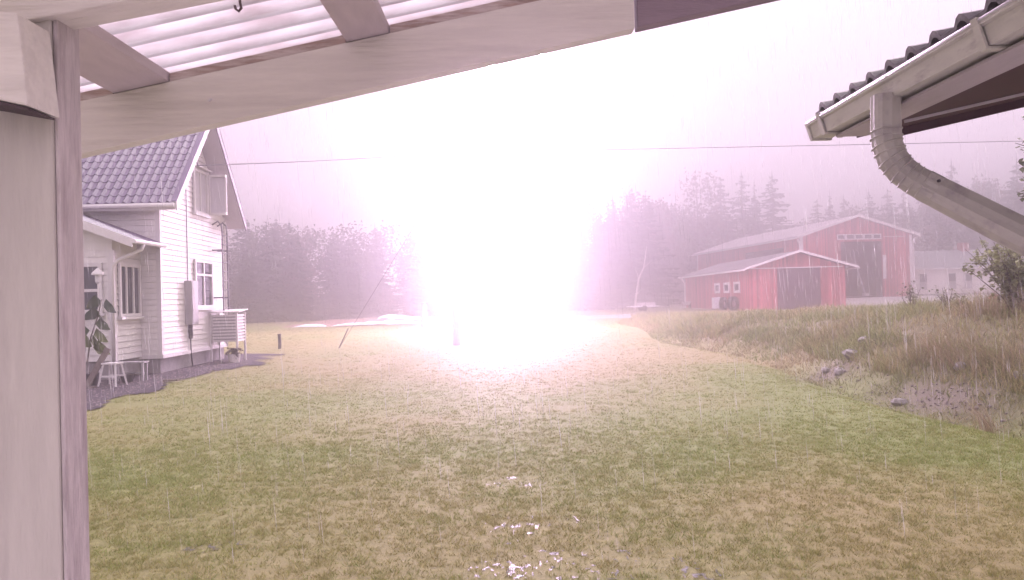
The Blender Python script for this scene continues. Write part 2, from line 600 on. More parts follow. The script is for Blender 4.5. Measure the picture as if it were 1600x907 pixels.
def sheet(name, poly, mat, step, lift, kind='structure', jag=0.0):
    """a patch of another surface, draped over the ground and lifted a few millimetres"""
    xs = [p[0] for p in poly]
    ys = [p[1] for p in poly]
    ax = np.arange(min(xs), max(xs) + step, step)
    ay = np.arange(min(ys), max(ys) + step, step)
    X, Y = np.meshgrid(ax, ay)
    n1 = (vnoise(X, Y, 0.7, 50) - 0.5) * jag
    n2 = (vnoise(X, Y, 0.7, 70) - 0.5) * jag

    def inside(qx, qy):
        c = np.zeros(qx.shape, bool)
        j = len(poly) - 1
        for i in range(len(poly)):
            xi, yi = poly[i]
            xj, yj = poly[j]
            cond = ((yi > qy) != (yj > qy)) & (qx < (xj - xi) * (qy - yi) / ((yj - yi) or 1e-9) + xi)
            c ^= cond
            j = i
        return c
    ins = inside(X + n1, Y + n2)
    Z = H(X, Y) + lift
    idx = np.arange(X.size).reshape(X.shape)
    ok = ins[:-1, :-1] & ins[:-1, 1:] & ins[1:, 1:] & ins[1:, :-1]
    q = np.stack([idx[:-1, :-1], idx[:-1, 1:], idx[1:, 1:], idx[1:, :-1]], -1)[ok]
    if len(q) == 0:
        return None
    used = np.unique(q)
    remap = -np.ones(X.size, int)
    remap[used] = np.arange(len(used))
    v = np.stack([X.ravel(), Y.ravel(), Z.ravel()], 1)[used]
    return tag(link(name, np_mesh(name, v, remap[q], mat, None, True, 4)), kind=kind)


sheet('gravel_border', [(-16, 9.5), (-7.2, 13.4), (-7.0, 15.2), (-7.55, 17.2), (-7.3, 19), (-7.0, 22), (-7.6, 26), (-16, 26)], M['gravel'], 0.16, 0.02, jag=0.7)
sheet('farm_yard', [(-12, 66), (-4, 62), (4, 61), (12, 58), (20, 62), (28, 60), (60, 66), (75, 92), (45, 91.5), (19, 94), (19.5, 67), (8, 72), (-6, 71), (-12, 70)], M['yard'], 0.8, 0.03, jag=2.0)


bounce_floor = tag(MB().box((-3.4, -7.0, -0.25), (4.6, 3.95, 0.045)).build('bounce_floor', pm('bounce_floor', (0.46, 0.42, 0.45), 0.8, 0.15, 3, 0.3, 30, c2=(0.36, 0.33, 0.35), c2amt=0.4)), kind='structure')  # unseen porch floor, added for neutral bounce light on the undersides


def standing_water(name, cx, cy, rx, ry, thr):
    """rain water standing between the tufts: many small ragged pools in one shallow dip"""
    st_ = 0.009
    ax, ay = np.arange(cx - rx, cx + rx, st_), np.arange(cy - ry, cy + ry, st_)
    X, Y = np.meshgrid(ax, ay)
    e = ((X - cx) / rx) ** 2 + ((Y - cy) / ry) ** 2
    f = vnoise(X, Y / 2.2, 0.024, 55) * 0.66 + vnoise(X, Y / 1.6, 0.16, 66) * 0.34
    ok = (f > thr + 0.25 * e)
    ok = ok[:-1, :-1] & ok[1:, 1:] & ok[:-1, 1:] & ok[1:, :-1]
    idx = np.arange(X.size).reshape(X.shape)
    q = np.stack([idx[:-1, :-1], idx[:-1, 1:], idx[1:, 1:], idx[1:, :-1]], -1)[ok]
    used = np.unique(q)
    remap = -np.ones(X.size, int)
    remap[used] = np.arange(len(used))
    Z = H(X, Y) + 0.003
    v = np.stack([X.ravel(), Y.ravel(), Z.ravel()], 1)[used]
    return tag(link(name, np_mesh(name, v, remap[q], M['water'], None, True, 4)), kind='structure')


standing_water('puddle', 0.4, 5.05, 0.95, 0.7, 0.60)
standing_water('puddle', -0.05, 7.5, 0.36, 0.4, 0.60)
standing_water('puddle', 0.05, 6.1, 0.5, 0.35, 0.62)
standing_water('puddle', -2.1, 5.6, 0.3, 0.2, 0.58)


# ------------------------------------------------------------------ house (white, left)
def window(parent, origin, ux, w, hgt, nrm, frame=0.07, mull=(), name='window', pane='glass', sill=True, trim='white_paint'):
    """casement proud of the wall: frame bars, mullions, a pane and a sill; ux = along the wall, nrm = outwards"""
    o = Vector(origin)
    ux, nrm, uz = Vector(ux), Vector(nrm), Vector((0, 0, 1))

    def blk(mb, a0, a1, b0, b1, d0, d1):
        p = [o + ux * a + uz * b + nrm * d for d in (d0, d1) for (a, b) in ((a0, b0), (a1, b0), (a1, b1), (a0, b1))]
        mb.add(p, [(0, 3, 2, 1), (4, 5, 6, 7), (0, 1, 5, 4), (1, 2, 6, 5), (2, 3, 7, 6), (3, 0, 4, 7)])
        return mb
    win = blk(MB(), 0.01, w - 0.01, 0.01, hgt - 0.01, -0.03, 0.02).build(name, M['dark_metal'], parent)
    fr = MB()
    blk(fr, 0, w, 0, frame, 0.022, 0.075)
    blk(fr, 0, w, hgt - frame, hgt, 0.022, 0.075)
    blk(fr, 0, frame, frame, hgt - frame, 0.022, 0.073)
    blk(fr, w - frame, w, frame, hgt - frame, 0.022, 0.073)
    fr.build('frame', M[trim], win)
    for (k, a) in mull:
        mb = MB()
        if k == 'v':
            blk(mb, a - frame * 0.4, a + frame * 0.4, frame, hgt - frame, 0.024, 0.065)
        else:
            blk(mb, frame, w - frame, a - frame * 0.4, a + frame * 0.4, 0.024, 0.066)
        mb.build('mullion', M[trim], win)
    blk(MB(), frame, w - frame, frame, hgt - frame, 0.021, 0.032).build('pane', M[pane], win)
    if sill:
        blk(MB(), -0.05, w + 0.05, -0.06, -0.004, 0.0, 0.12).build('sill', M[trim], win)
    return win


HP = (-8.36, 19.0, h(-8.36, 19.0) - 0.02)
hz = HP[2]
house = empty('house', HP, R(2.6))
tag(house, 'white clapboard house with dark tiled roof and lean-to veranda on the left', 'house')
ZB, ZE, ZR = 0.56 - hz, 4.13 - hz, 6.9 - hz           # top of plinth, roof edge, ridge
DEP, OVF, OVX, LEN = 4.87, 0.40, 0.55, 7.5
YR = DEP / 2
SL = (ZR - ZE) / (YR + OVF)
zw = ZE + OVF * SL - 0.16                              # wall head at the facade
# body
b = MB()
prof = [(0, 0, ZB), (0, DEP, ZB), (0, DEP, zw), (0, YR, zw + YR * SL), (0, 0, zw)]
b.prism(prof, (-LEN, 0, 0)).build('wall', M['siding'], house)
MB().box((-LEN, 0.04, -0.5), (-0.04, DEP - 0.04, ZB - 0.003)).build('plinth', M['plinth'], house)
# gable boards: low part and up to the roof, each a lapped board
BP = 0.135


def lap_board(parent, p0, p1, nrm, z, mat='siding'):
    nrm = Vector(nrm)
    p0, p1 = Vector(p0), Vector(p1)
    hb_ = BP - 0.010
    a = [p0 + Vector((0, 0, z)) + nrm * 0.002, p1 + Vector((0, 0, z)) + nrm * 0.002,
         p1 + Vector((0, 0, z)) + nrm * 0.036, p0 + Vector((0, 0, z)) + nrm * 0.036,
         p0 + Vector((0, 0, z + hb_)) + nrm * 0.002, p1 + Vector((0, 0, z + hb_)) + nrm * 0.002,
         p1 + Vector((0, 0, z + hb_)) + nrm * 0.022, p0 + Vector((0, 0, z + hb_)) + nrm * 0.022]
    MB().add(a, [(0, 1, 2, 3), (4, 7, 6, 5), (0, 4, 5, 1), (1, 5, 6, 2), (2, 6, 7, 3), (3, 7, 4, 0)]).build('siding_board', M[mat], parent)


z = ZB
while z < zw + YR * SL - 0.3:
    y0, y1 = 0.0, DEP
    if z + BP > zw:
        y0 = (z + BP - zw) / SL
        y1 = DEP - y0
    lap_board(house, (0, y0 + 0.06, 0), (0, y1 - 0.06, 0), (1, 0, 0), z)
    z += BP
z = ZB
while z < zw - 0.15:
    lap_board(house, (-LEN, 0, 0), (-0.06, 0, 0), (0, -1, 0), z)
    z += BP
MB().box((-0.06, -0.04, ZB), (0.04, 0.07, zw - 0.02)).build('corner_board', M['white_paint'], house)
MB().box((-0.06, DEP - 0.07, ZB), (0.04, DEP + 0.04, zw - 0.02)).build('corner_board', M['white_paint'], house)
MB().box((-LEN, -0.045, ZB - 0.06), (0.06, 0.0, ZB + 0.03)).build('drip_board', M['white_paint'], house)
MB().box((0.001, -0.04, ZB - 0.06), (0.06, DEP, ZB + 0.03)).build('drip_board', M['white_paint'], house)

# roof: two slabs, tiles on the visible slope
roof = MB()
for s in (0, 1):
    f = (lambda y: y) if s == 0 else (lambda y: DEP - y)
    pts = [(OVX, f(-OVF), ZE - 0.10), (OVX, f(-OVF), ZE), (OVX, YR, ZR), (OVX, YR, ZR - 0.10)]
    roof.prism(pts, (-LEN - OVX, 0, 0))
roof = roof.build('roof', M['soffit'], house)
TW, NT, NR_ = 0.2, 21, 14
slen = math.hypot(YR + OVF, ZR - ZE)
TL = slen / NR_
tm = MB()
NS = 10
prof_t = [(k / NS, 0.052 * (0.5 - 0.5 * math.cos(2 * math.pi * k / NS)) ** 3.0) for k in range(NS + 1)]
tv, tf = [], []
for j, (v, lift) in enumerate(((-0.012, 0.0), (-0.012, 0.026), (TL + 0.004, 0.006))):
    for (u, e) in prof_t:
        tv.append((u * TW, v, (e if j else e * 0.2) + lift))
for j in range(2):
    for k in range(NS):
        a = j * (NS + 1) + k
        tf.append((a, a + 1, a + NS + 2, a + NS + 1))
tile_me = MB().add(tv, tf).mesh('roof_tile', M['roof_tile'], False)
ang = math.atan2(ZR - ZE, YR + OVF)
for i in range(NT):
    for j in range(NR_):
        t = link('roof_tile', tile_me, roof)
        t.location = (OVX - 0.06 - (i + 1) * TW, -OVF + math.cos(ang) * TL * j - 0.012 * math.sin(ang), ZE + math.sin(ang) * TL * j + 0.012 * math.cos(ang))
        t.rotation_euler = (ang, 0, 0)
# verge capping, barge boards, gutter; far verge has its shade put into the colour
for s in (0, 1):
    f = (lambda y: y) if s == 0 else (lambda y: DEP - y)
    q = MB()
    q.prism([(OVX + 0.004, f(-OVF), ZE - 0.17), (OVX + 0.004, f(-OVF), ZE + 0.05), (OVX + 0.004, YR, ZR + 0.05), (OVX + 0.004, YR, ZR - 0.17)], (0.03, 0, 0))
    q.build('barge_board', M['white_paint' if s == 0 else 'verge_shade'], roof)
    MB().prism([(OVX - 0.1, f(-OVF - 0.02), ZE + 0.045), (OVX + 0.04, f(-OVF - 0.02), ZE + 0.045), (OVX + 0.04, YR, ZR + 0.075), (OVX - 0.1, YR, ZR + 0.075)], (0, 0, 0.012)).build('verge_cap', M['roof_tile' if s == 0 else 'verge_shade'], roof)
MB().tube([(-LEN, -OVF - 0.075, ZE - 0.06), (OVX, -OVF - 0.075, ZE - 0.05)], 0.055, 8).build('gutter', M['white_paint'], roof)
MB().box((-LEN, -OVF - 0.015, ZE - 0.15), (OVX, -OVF - 0.001, ZE - 0.005)).build('fascia', M['white_paint'], roof)
# gable windows
up = window(house, (0.02, 2.25, 4.22 - hz), (0, 1, 0), 1.05, 1.2, (1, 0, 0), mull=(('v', 0.52),), pane='curtain')
sash = MB()
for (a0, a1, z0, z1) in ((0, 0.5, 0, 0.06), (0, 0.5, 1.06, 1.12), (0, 0.05, 0.06, 1.06), (0.45, 0.5, 0.06, 1.06)):
    sash.box((0.10 + a0 * 0.94, 3.32 + a0 * 0.2, 4.26 - hz + z0), (0.10 + a1 * 0.94, 3.36 + a1 * 0.2, 4.26 - hz + z1))
sash.build('open_sash', M['white_paint'], up)
MB().prism([(0.14, 3.35, 4.31 - hz), (0.54, 3.43, 4.31 - hz), (0.54, 3.43, 5.33 - hz), (0.14, 3.35, 5.33 - hz)], (0, 0.012, 0)).build('open_pane', M['curtain'], up)
MB().bar((0.10, 2.15, 5.48 - hz), (0.10, 3.45, 5.48 - hz), 0.16, 0.03).build('window_hood', M['white_paint'], up)
window(house, (0.02, 2.2, 1.67 - hz), (0, 1, 0), 1.4, 1.3, (1, 0, 0), mull=(('v', 0.7), ('h', 0.9)))
# meter cabinet with its conduit, standing ladder with rails
cab = MB().box((0.03, 1.5, 1.25 - hz), (0.21, 2.0, 2.38 - hz)).build('meter_cabinet', M['grey_metal'], house, bevel=0.012)
MB().box((0.212, 1.54, 1.29 - hz), (0.222, 1.96, 2.34 - hz)).build('cabinet_door', M['grey_metal'], cab, bevel=0.004)
MB().tube([(0.08, 1.75, 1.25 - hz), (0.08, 1.75, 1.0 - hz), (0.06, 1.8, 0.9 - hz)], 0.06, 8).build('conduit_sleeve', M['dark_metal'], cab)
MB().tube([(0.06, 1.8, 0.95 - hz), (0.06, 1.82, 0.5 - hz), (0.07, 1.9, 0.1 - hz)], 0.018, 6).build('conduit', M['dark_metal'], cab)
MB().tube([(0.05, 1.72, 2.38 - hz), (0.05, 1.72, 4.3 - hz), (0.05, 1.72, 5.2 - hz)], 0.012, 6).build('service_cable', M['dark_metal'], cab)
lad = MB()
for yy in (3.75, 4.2):
    lad.tube([(0.04, yy, 4.02 - hz), (0.2, yy, 4.12 - hz), (0.3, yy, 4.02 - hz), (0.32, yy, 3.8 - hz), (0.32, yy, 1.5 - hz)], 0.022, 6)
lad = lad.build('wall_ladder', M['dark_metal'], house)
for k in range(9):
    MB().tube([(0.32, 3.75, 1.65 - hz + k * 0.26), (0.32, 4.2, 1.65 - hz + k * 0.26)], 0.013, 6).build('rung', M['dark_metal'], lad)
for zz in (1.95, 3.3):
    for yy in (3.75, 4.2):
        MB().bar((0.02, yy, zz - hz), (0.32, yy, zz - hz), 0.04, 0.04).build('ladder_bracket', M['dark_metal'], lad)
MB().tube([(0.06, DEP - 0.05, 4.2 - hz), (0.06, DEP - 0.05, 0.5 - hz)], 0.035, 8).build('downpipe', M['white_paint'], house)
# lamp bracket and service mast on the gable where the cable lands
MB().tube([(0.02, 2.0, 5.42 - hz), (0.25, 2.0, 5.5 - hz), (0.28, 2.0, 5.4 - hz)], 0.02, 6).build('cable_bracket', M['dark_metal'], house)

# veranda, projecting towards the camera
VX, VY = -0.47, -1.4
vw = MB()
vw.box((-LEN, VY, ZB), (VX, -0.03, 3.0 - hz))
vw.build('veranda_wall', M['siding'], house)
MB().box((-LEN, VY + 0.04, -0.5), (VX - 0.04, -0.0, ZB - 0.003)).build('plinth', M['plinth'], house)
z = ZB
while z < 2.95 - hz:
    lap_board(house, (-LEN, VY, 0), (VX - 0.05, VY, 0), (0, -1, 0), z)
    lap_board(house, (VX, VY + 0.05, 0), (VX, -0.035, 0), (1, 0, 0), z)
    z += BP
MB().box((VX - 0.09, VY - 0.04, ZB - 0.02), (VX + 0.04, VY + 0.09, 3.0 - hz)).build('corner_board', M['white_paint'], house)
VS = 0.40
vz = lambda x: 3.2 - hz + VS * (0.12 - x)
vr = MB().prism([(0.12, VY - 0.38, vz(0.12) - 0.09), (0.12, VY - 0.38, vz(0.12)), (-3.6, VY - 0.38, vz(-3.6)), (-3.6, VY - 0.38, vz(-3.6) - 0.09)], (0, 1.38 - 0.05 + 0.4, 0)).build('veranda_roof', M['roof_tile'], house)
for k in range(12):
    yy = VY - 0.34 + k * 0.145
    MB().prism([(0.135, yy, vz(0.135) + 0.002), (0.135, yy + 0.05, vz(0.135) + 0.03), (0.135, yy + 0.10, vz(0.135) + 0.002)], (-3.7, 0, VS * 3.7)).build('roof_rib', M['roof_tile'], vr)
MB().prism([(0.14, VY - 0.40, vz(0.14) - 0.17), (0.14, VY - 0.40, vz(0.14) + 0.02), (-3.6, VY - 0.40, vz(-3.6) + 0.02), (-3.6, VY - 0.40, vz(-3.6) - 0.17)], (0, -0.03, 0)).build('barge_board', M['white_paint'], vr)
MB().prism([(VX, VY - 0.005, 3.0 - hz), (-3.0, VY - 0.005, 3.0 - hz), (-3.0, VY - 0.005, vz(-3.0) - 0.1), (VX, VY - 0.005, vz(VX) - 0.1)], (0, 1.3, 0)).build('gable_infill', M['siding'], vr)
MB().tube([(0.17, VY - 0.42, vz(0.12) - 0.05), (0.17, -0.06, vz(0.12) - 0.03)], 0.05, 8).build('gutter', M['white_paint'], vr)
MB().tube([(0.16, VY + 0.1, vz(0.12) - 0.08), (0.14, VY + 0.06, vz(0.12) - 0.2), (-0.30, VY - 0.05, vz(0.12) - 0.42), (VX + 0.02, VY - 0.07, vz(0.12) - 0.55), (VX + 0.02, VY - 0.07, 0.25 - hz)], 0.04, 10).build('downpipe', M['white_paint'], vr, True)
window(house, (-1.75, VY - 0.02, 1.62 - hz), (1, 0, 0), 1.08, 1.1, (0, -1, 0), 0.08, (('h', 0.5),))
window(house, (VX + 0.02, VY + 0.16, 1.52 - hz), (0, 1, 0), 1.1, 1.2, (1, 0, 0), 0.07, (('v', 0.36), ('v', 0.72)))


def wl(x, y, zz=0.0):
    return house.matrix_basis @ Vector((x, y, zz))


# slatted heat pump cover against the gable
cx = wl(0.42, 3.75)
hp = empty('heat_pump_cover', (cx.x, cx.y, h(cx.x, cx.y)), R(2.6))
tag(hp, 'white slatted heat pump cover on legs beside the house gable', 'heat pump cover')
hpz = 0.0
MB().box((-0.33, -0.28, 0.58), (0.33, 0.33, 1.30)).build('heat_pump', M['grey_metal'], hp)
for (x, y) in ((-0.36, -0.36), (0.36, -0.36), (0.36, 0.4), (-0.36, 0.4)):
    MB().box((x - 0.025, y - 0.025, -0.05), (x + 0.025, y + 0.025, 1.38)).build('corner_post', M['white_paint'], hp)
for k in range(9):
    zz = 0.58 + k * 0.088
    MB().box((-0.33, -0.375, zz), (0.33, -0.355, zz + 0.052)).build('slat', M['white_paint'], hp)
    MB().box((0.352, -0.33, zz), (0.372, 0.37, zz + 0.052)).build('slat', M['white_paint'], hp)
MB().prism([(-0.45, -0.45, 1.40), (0.45, -0.45, 1.40), (0.45, 0.47, 1.46), (-0.45, 0.47, 1.46)], (0, 0, 0.025)).build('lid', M['white_paint'], hp)


# ------------------------------------------------------------------ barns and outbuilding
def facing(name, loc, rz, label, cat):
    return tag(empty(name, loc, R(rz)), label, cat)


# big barn: local x to the right along the front, y to the back
bb = facing('barn', (32.6, 90.0, h(34, 90) - 0.1), 6.4, 'large red gabled barn with a tall dark open doorway and white transom windows', 'barn')
bw, bd, be, ba = 13.3, 34.0, 7.25, 9.35
ox0, ox1, oz = 4.75, 9.75, 6.5
t_ = 0.2
for (x0, x1) in ((0, ox0), (ox1, bw)):
    MB().box((x0, 0, 0), (x1, t_, be)).build('front_wall', M['barn_red'], bb)
MB().box((ox0, 0, oz), (ox1, t_, be)).build('front_wall', M['barn_red'], bb)
MB().prism([(0, 0.0, be), (bw, 0.0, be), (bw / 2, 0.0, ba)], (0, t_, 0)).build('gable', M['barn_red'], bb)
sidew = MB().box((0.0, t_, 0), (t_, bd, be)).build('side_wall', M['barn_red'], bb)
MB().box((bw - t_, t_, 0), (bw, bd, be)).build('side_wall', M['barn_red'], bb)
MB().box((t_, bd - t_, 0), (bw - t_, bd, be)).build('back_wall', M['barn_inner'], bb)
MB().box((t_ + 0.002, 7.0, 0), (bw - t_ - 0.002, 7.2, be)).build('shade_partition', M['barn_inner'], bb)  # dark partition and side linings added so the doorway reads as shaded
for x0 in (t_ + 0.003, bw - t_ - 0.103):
    MB().box((x0, t_ + 0.01, 0), (x0 + 0.1, 6.99, be - 0.01)).build('shade_lining', M['barn_inner'], bb)
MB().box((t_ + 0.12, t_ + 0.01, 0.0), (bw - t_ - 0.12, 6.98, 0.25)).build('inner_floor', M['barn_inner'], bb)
sl = (ba - be) / (bw / 2)
for s in (-1, 1):
    xe = -0.7 if s < 0 else bw + 0.7
    r_ = MB().prism([(xe, -0.6, be - 0.7 * sl + 0.02), (xe, -0.6, be - 0.7 * sl + 0.14), (bw / 2, -0.6, ba + 0.14), (bw / 2, -0.6, ba + 0.02)], (0, bd + 1.0, 0)).build('roof', M['barn_roof'], bb)
    MB().prism([(xe, -0.64, be - 0.7 * sl - 0.1), (xe, -0.64, be - 0.7 * sl + 0.2), (bw / 2, -0.64, ba + 0.2), (bw / 2, -0.64, ba - 0.1)], (0, -0.05, 0)).build('barge_board', M['white_paint'], r_)
    MB().box((xe - 0.12 if s < 0 else xe - 0.02, -0.6, be - 0.7 * sl - 0.12), (xe + 0.02 if s < 0 else xe + 0.12, bd + 0.4, be - 0.7 * sl + 0.03)).build('gutter', M['white_paint'], r_)
for (x, y) in ((-0.06, -0.06), (bw - 0.28, -0.06)):
    MB().box((x, y, 0), (x + 0.34, y + 0.056, be - 0.05)).build('corner_board', M['white_paint'], bb)
MB().box((-0.06, 0.0, 0), (-0.002, 0.3, be - 0.05)).build('corner_board', M['white_paint'], bb)
MB().box((-0.06, bd - 0.3, 0), (-0.002, bd, be - 0.05)).build('corner_board', M['white_paint'], bb)
MB().tube([(-0.5, -0.3, be - 0.45), (-0.15, -0.15, be - 0.9), (-0.15, -0.15, 0)], 0.09, 8).build('downpipe', M['white_paint'], bb)
MB().tube([(bw + 0.6, -0.3, be - 0.35), (bw + 0.1, -0.18, be - 0.9), (bw + 0.1, -0.18, 0)], 0.09, 8).build('downpipe', M['white_paint'], bb)
tr = MB()
tw0, tw1, tz0, tz1 = 4.3, 9.65, 6.72, 7.35
for k in range(5):
    a0 = tw0 + (tw1 - tw0) * k / 5
    window(bb, (a0 + 0.02, -0.02, tz0), (1, 0, 0), (tw1 - tw0) / 5 - 0.04, tz1 - tz0, (0, -1, 0), 0.11, name='transom_window', sill=False)
MB().box((ox1 - 0.05, -0.16, 2.2), (ox1 + 0.3, -0.06, 4.9)).build('door_jamb_board', M['white_paint'], bb)
MB().box((ox0 - 0.02, 0.05, 0), (ox0 + 0.1, 0.14, oz)).build('door_jamb', M['barn_dark'], bb)
MB().bar((4.5, 0.6, 6.42), (13.0, 0.6, 6.42), 0.1, 0.1).build('door_rail', M['dark_metal'], bb)
swin = window(bb, (-0.02, 4.2, 4.85), (0, 1, 0), 11.0, 1.35, (-1, 0, 0), 0.14, (('v', 5.5),), sill=False, trim='barn_dark')
MB().bar((9.9, -0.05, 7.0), (12.6, -0.05, 7.0), 0.06, 0.06).build('cable_rail', M['white_paint'], bb)

# things inside the doorway
p = bb.matrix_basis @ Vector((7.9, 3.0, 0))
au = empty('grain_auger', (p.x, p.y, h(p.x, p.y)), R(6.4))
tag(au, 'long pale auger pole leaning inside the dark barn doorway', 'auger')
MB().tube([(0, 0, 5.6), (0.3, 0, 3.9), (1.4, 0, 0.2)], 0.09, 8).build('tube', M['galv'], au)
MB().box((1.15, -0.3, 0), (1.75, 0.3, 0.5)).build('hopper', M['plastic_white'], au)

# small barn
sbx, sby = 20.15, 68.0
sb = facing('small_barn', (sbx, sby, h(sbx, sby) - 0.05), 0.0, 'low red barn with three white framed windows in front of the large barn', 'barn')
sw, sd, se, sa = 8.2, 25.0, 3.72, 4.95
MB().box((0, 0, 0), (t_, sd, se)).build('side_wall', M['barn_red'], sb)
MB().box((sw - t_, 0, 0), (sw, sd, se)).build('side_wall', M['barn_red'], sb)
MB().box((t_, sd - t_, 0), (sw - t_, sd, se)).build('back_wall', M['barn_red'], sb)
MB().box((t_, 0.0, 0), (2.4, t_, se - 0.1)).build('front_wall', M['barn_red'], sb)
MB().box((6.1, 0.0, 0), (sw - t_, t_, se - 0.1)).build('front_wall', M['barn_red'], sb)
dr = MB().box((2.4, 0.06, 0), (6.1, t_ - 0.02, se - 0.1)).build('door', M['barn_dark'], sb)
for k in range(1, 4):
    MB().box((2.4 + k * 0.925 - 0.03, 0.03, 0), (2.4 + k * 0.925 + 0.03, 0.058, se - 0.12)).build('door_batten', M['barn_dark'], dr)
MB().prism([(0, 0.0, se - 0.1), (sw, 0.0, se - 0.1), (sw, 0, se), (sw / 2, 0.0, sa), (0, 0, se)], (0, t_, 0)).build('gable', M['barn_red'], sb)
MB().box((0.2, -0.05, se - 0.12), (sw - 0.2, -0.003, se - 0.03)).build('head_trim', M['white_paint'], sb)
ssl = (sa - se) / (sw / 2)
for s in (-1, 1):
    xe = -0.55 if s < 0 else sw + 0.75
    ze = se - abs(xe if s < 0 else xe - sw) * ssl
    r_ = MB().prism([(xe, -0.9, ze + 0.02), (xe, -0.9, ze + 0.12), (sw / 2, -0.9, sa + 0.12), (sw / 2, -0.9, sa + 0.02)], (0, sd + 1.4, 0)).build('roof', M['low_roof'], sb)
    MB().prism([(xe, -0.93, ze - 0.04), (xe, -0.93, ze + 0.15), (sw / 2, -0.93, sa + 0.15), (sw / 2, -0.93, sa - 0.04)], (0, -0.05, 0)).build('barge_board', M['white_paint'], r_)
    MB().box((xe - 0.12 if s < 0 else xe - 0.01, -0.9, ze - 0.1), (xe + 0.01 if s < 0 else xe + 0.12, sd + 0.5, ze + 0.05)).build('gutter', M['white_paint'], r_)
MB().tube([(-0.55, sd - 0.4, se - 0.3), (-0.12, sd - 0.3, se - 0.8), (-0.12, sd - 0.3, 0)], 0.1, 8).build('downpipe', M['white_paint'], sb)
for yy in (2.6, 6.0, 9.4):
    window(sb, (-0.02, yy, 1.62), (0, 1, 0), 1.9, 1.0, (-1, 0, 0), 0.22, sill=False)

# white cube, two tractor tyres and a wheelbarrow-like heap along the side wall
q = Vector((sbx - 0.55, sby + 8.2, 0))
cube = empty('water_tank', (q.x, q.y, h(q.x, q.y)))
tag(cube, 'white cube water tank standing against the low red barn', 'water tank')
MB().box((-0.5, -0.5, 0.14), (0.45, 0.5, 1.18)).build('tank', M['plastic_white'], cube, bevel=0.05)
MB().box((-0.52, -0.52, 0.0), (0.47, 0.52, 0.13)).build('pallet', M['old_wood'], cube)
for zz in (0.35, 0.6, 0.85, 1.08):
    mb = MB()
    mb.box((-0.525, -0.525, zz), (0.475, -0.505, zz + 0.02)).box((-0.525, -0.503, zz), (-0.505, 0.52, zz + 0.02))
    mb.build('cage_bar', M['galv'], cube)
MB().tube([(0, 0, 1.17), (0, 0, 1.24)], 0.12, 12).build('cap', M['grey_metal'], cube)


def tyre(loc, rz, label, r0):
    t = tag(empty('tractor_tyre', loc, rz), label, 'tyre', 'tractor tyres along the barn wall')
    mb = MB()
    n, m = 26, 10
    vs, fs = [], []
    for i in range(n):
        a = 2 * math.pi * i / n
        for k in range(m):
            c = 2 * math.pi * k / m
            rr = r0 * 0.74 + math.cos(c) * r0 * 0.26
            yy = math.sin(c) * r0 * 0.36
            vs.append((rr * math.cos(a), yy, r0 + rr * math.sin(a)))
    for i in range(n):
        for k in range(m):
            fs.append((i * m + k, ((i + 1) % n) * m + k, ((i + 1) % n) * m + (k + 1) % m, i * m + (k + 1) % m))
    mb.add(vs, fs).build('carcass', M['rubber'], t, True)
    lug = MB().box((-0.03, -r0 * 0.33, -0.02), (0.03, r0 * 0.33, 0.045)).mesh('lug', M['rubber'])
    for i in range(22):
        a = 2 * math.pi * i / 22
        o = link('lug', lug, t)
        o.location = (r0 * 0.99 * math.cos(a), 0, r0 + r0 * 0.99 * math.sin(a))
        o.rotation_euler = (0, math.pi / 2 - a, 0)
    MB().tube([(0, -0.06, r0), (0, 0.06, r0)], r0 * 0.44, 20).build('rim', M['galv'], t)
    return t


tyre((sbx - 0.55, sby + 6.3, h(sbx - .5, sby + 6.3)), R(50), 'upright black tractor tyre touching the white tank by the red barn', 0.58)
tyre((sbx - 0.6, sby + 2.9, h(sbx - .6, sby + 2.9)), R(35), 'upright black tractor tyre standing alone at the red barn corner', 0.62)
q = Vector((sbx - 0.7, sby + 22.0, 0))
wb = tag(empty('wheelbarrow', (q.x, q.y, h(q.x, q.y)), R(20)), 'small grey wheelbarrow by the downpipe at the far end of the low red barn', 'wheelbarrow')
MB().prism([(-0.45, -0.3, 0.35), (0.35, -0.3, 0.35), (0.6, -0.3, 0.75), (-0.6, -0.3, 0.7)], (0, 0.6, 0)).build('tray', M['galv'], wb)
MB().tube([(0.62, -0.05, 0.22), (0.62, 0.05, 0.22)], 0.22, 14).build('wheel', M['rubber'], wb)
for s in (-0.25, 0.25):
    MB().tube([(0.62, s * 0.4, 0.22), (-0.3, s, 0.33), (-1.0, s * 1.2, 0.62)], 0.025, 6).build('handle', M['old_wood'], wb)
    MB().tube([(-0.35, s, 0.35), (-0.42, s, 0.0)], 0.025, 6).build('leg', M['galv'], wb)

# long low white outbuilding behind
ob = facing('outbuilding', (45.9, 92.5, h(50, 92.5) - 0.1), 1.5, 'long low white outbuilding with grey roof right of the large red barn', 'building')
L_, D_, W_ = 19.0, 8.0, 3.25
MB().box((0, 0, 0.3), (L_, D_, W_)).build('wall', M['cream_render'], ob)
MB().box((0.03, 0.03, -0.5), (L_ - 0.03, D_ - 0.03, 0.3)).build('plinth', M['plinth'], ob)
for s in (0, 1):
    f = (lambda y: y) if s == 0 else (lambda y: D_ - y)
    r_ = MB().prism([(-0.3, f(-0.5), W_ - 0.12), (-0.3, f(-0.5), W_ + 0.02), (-0.3, D_ / 2, W_ + 2.25), (-0.3, D_ / 2, W_ + 2.1)], (L_ + 0.6, 0, 0)).build('roof', M['grey_roof'], ob)
    if s == 0:
        MB().box((-0.3, -0.58, W_ - 0.14), (L_ + 0.3, -0.502, W_ + 0.0)).build('gutter', M['white_paint'], r_)
MB().prism([(0, 0, W_), (0, D_, W_), (0, D_ / 2, W_ + 2.0)], (L_, 0, 0)).build('gable', M['cream_render'], ob)
chx = 8.4
MB().box((chx, 3.6, W_ + 1.6), (chx + 1.0, 4.4, W_ + 3.1)).build('chimney', M['brick_red'], ob)
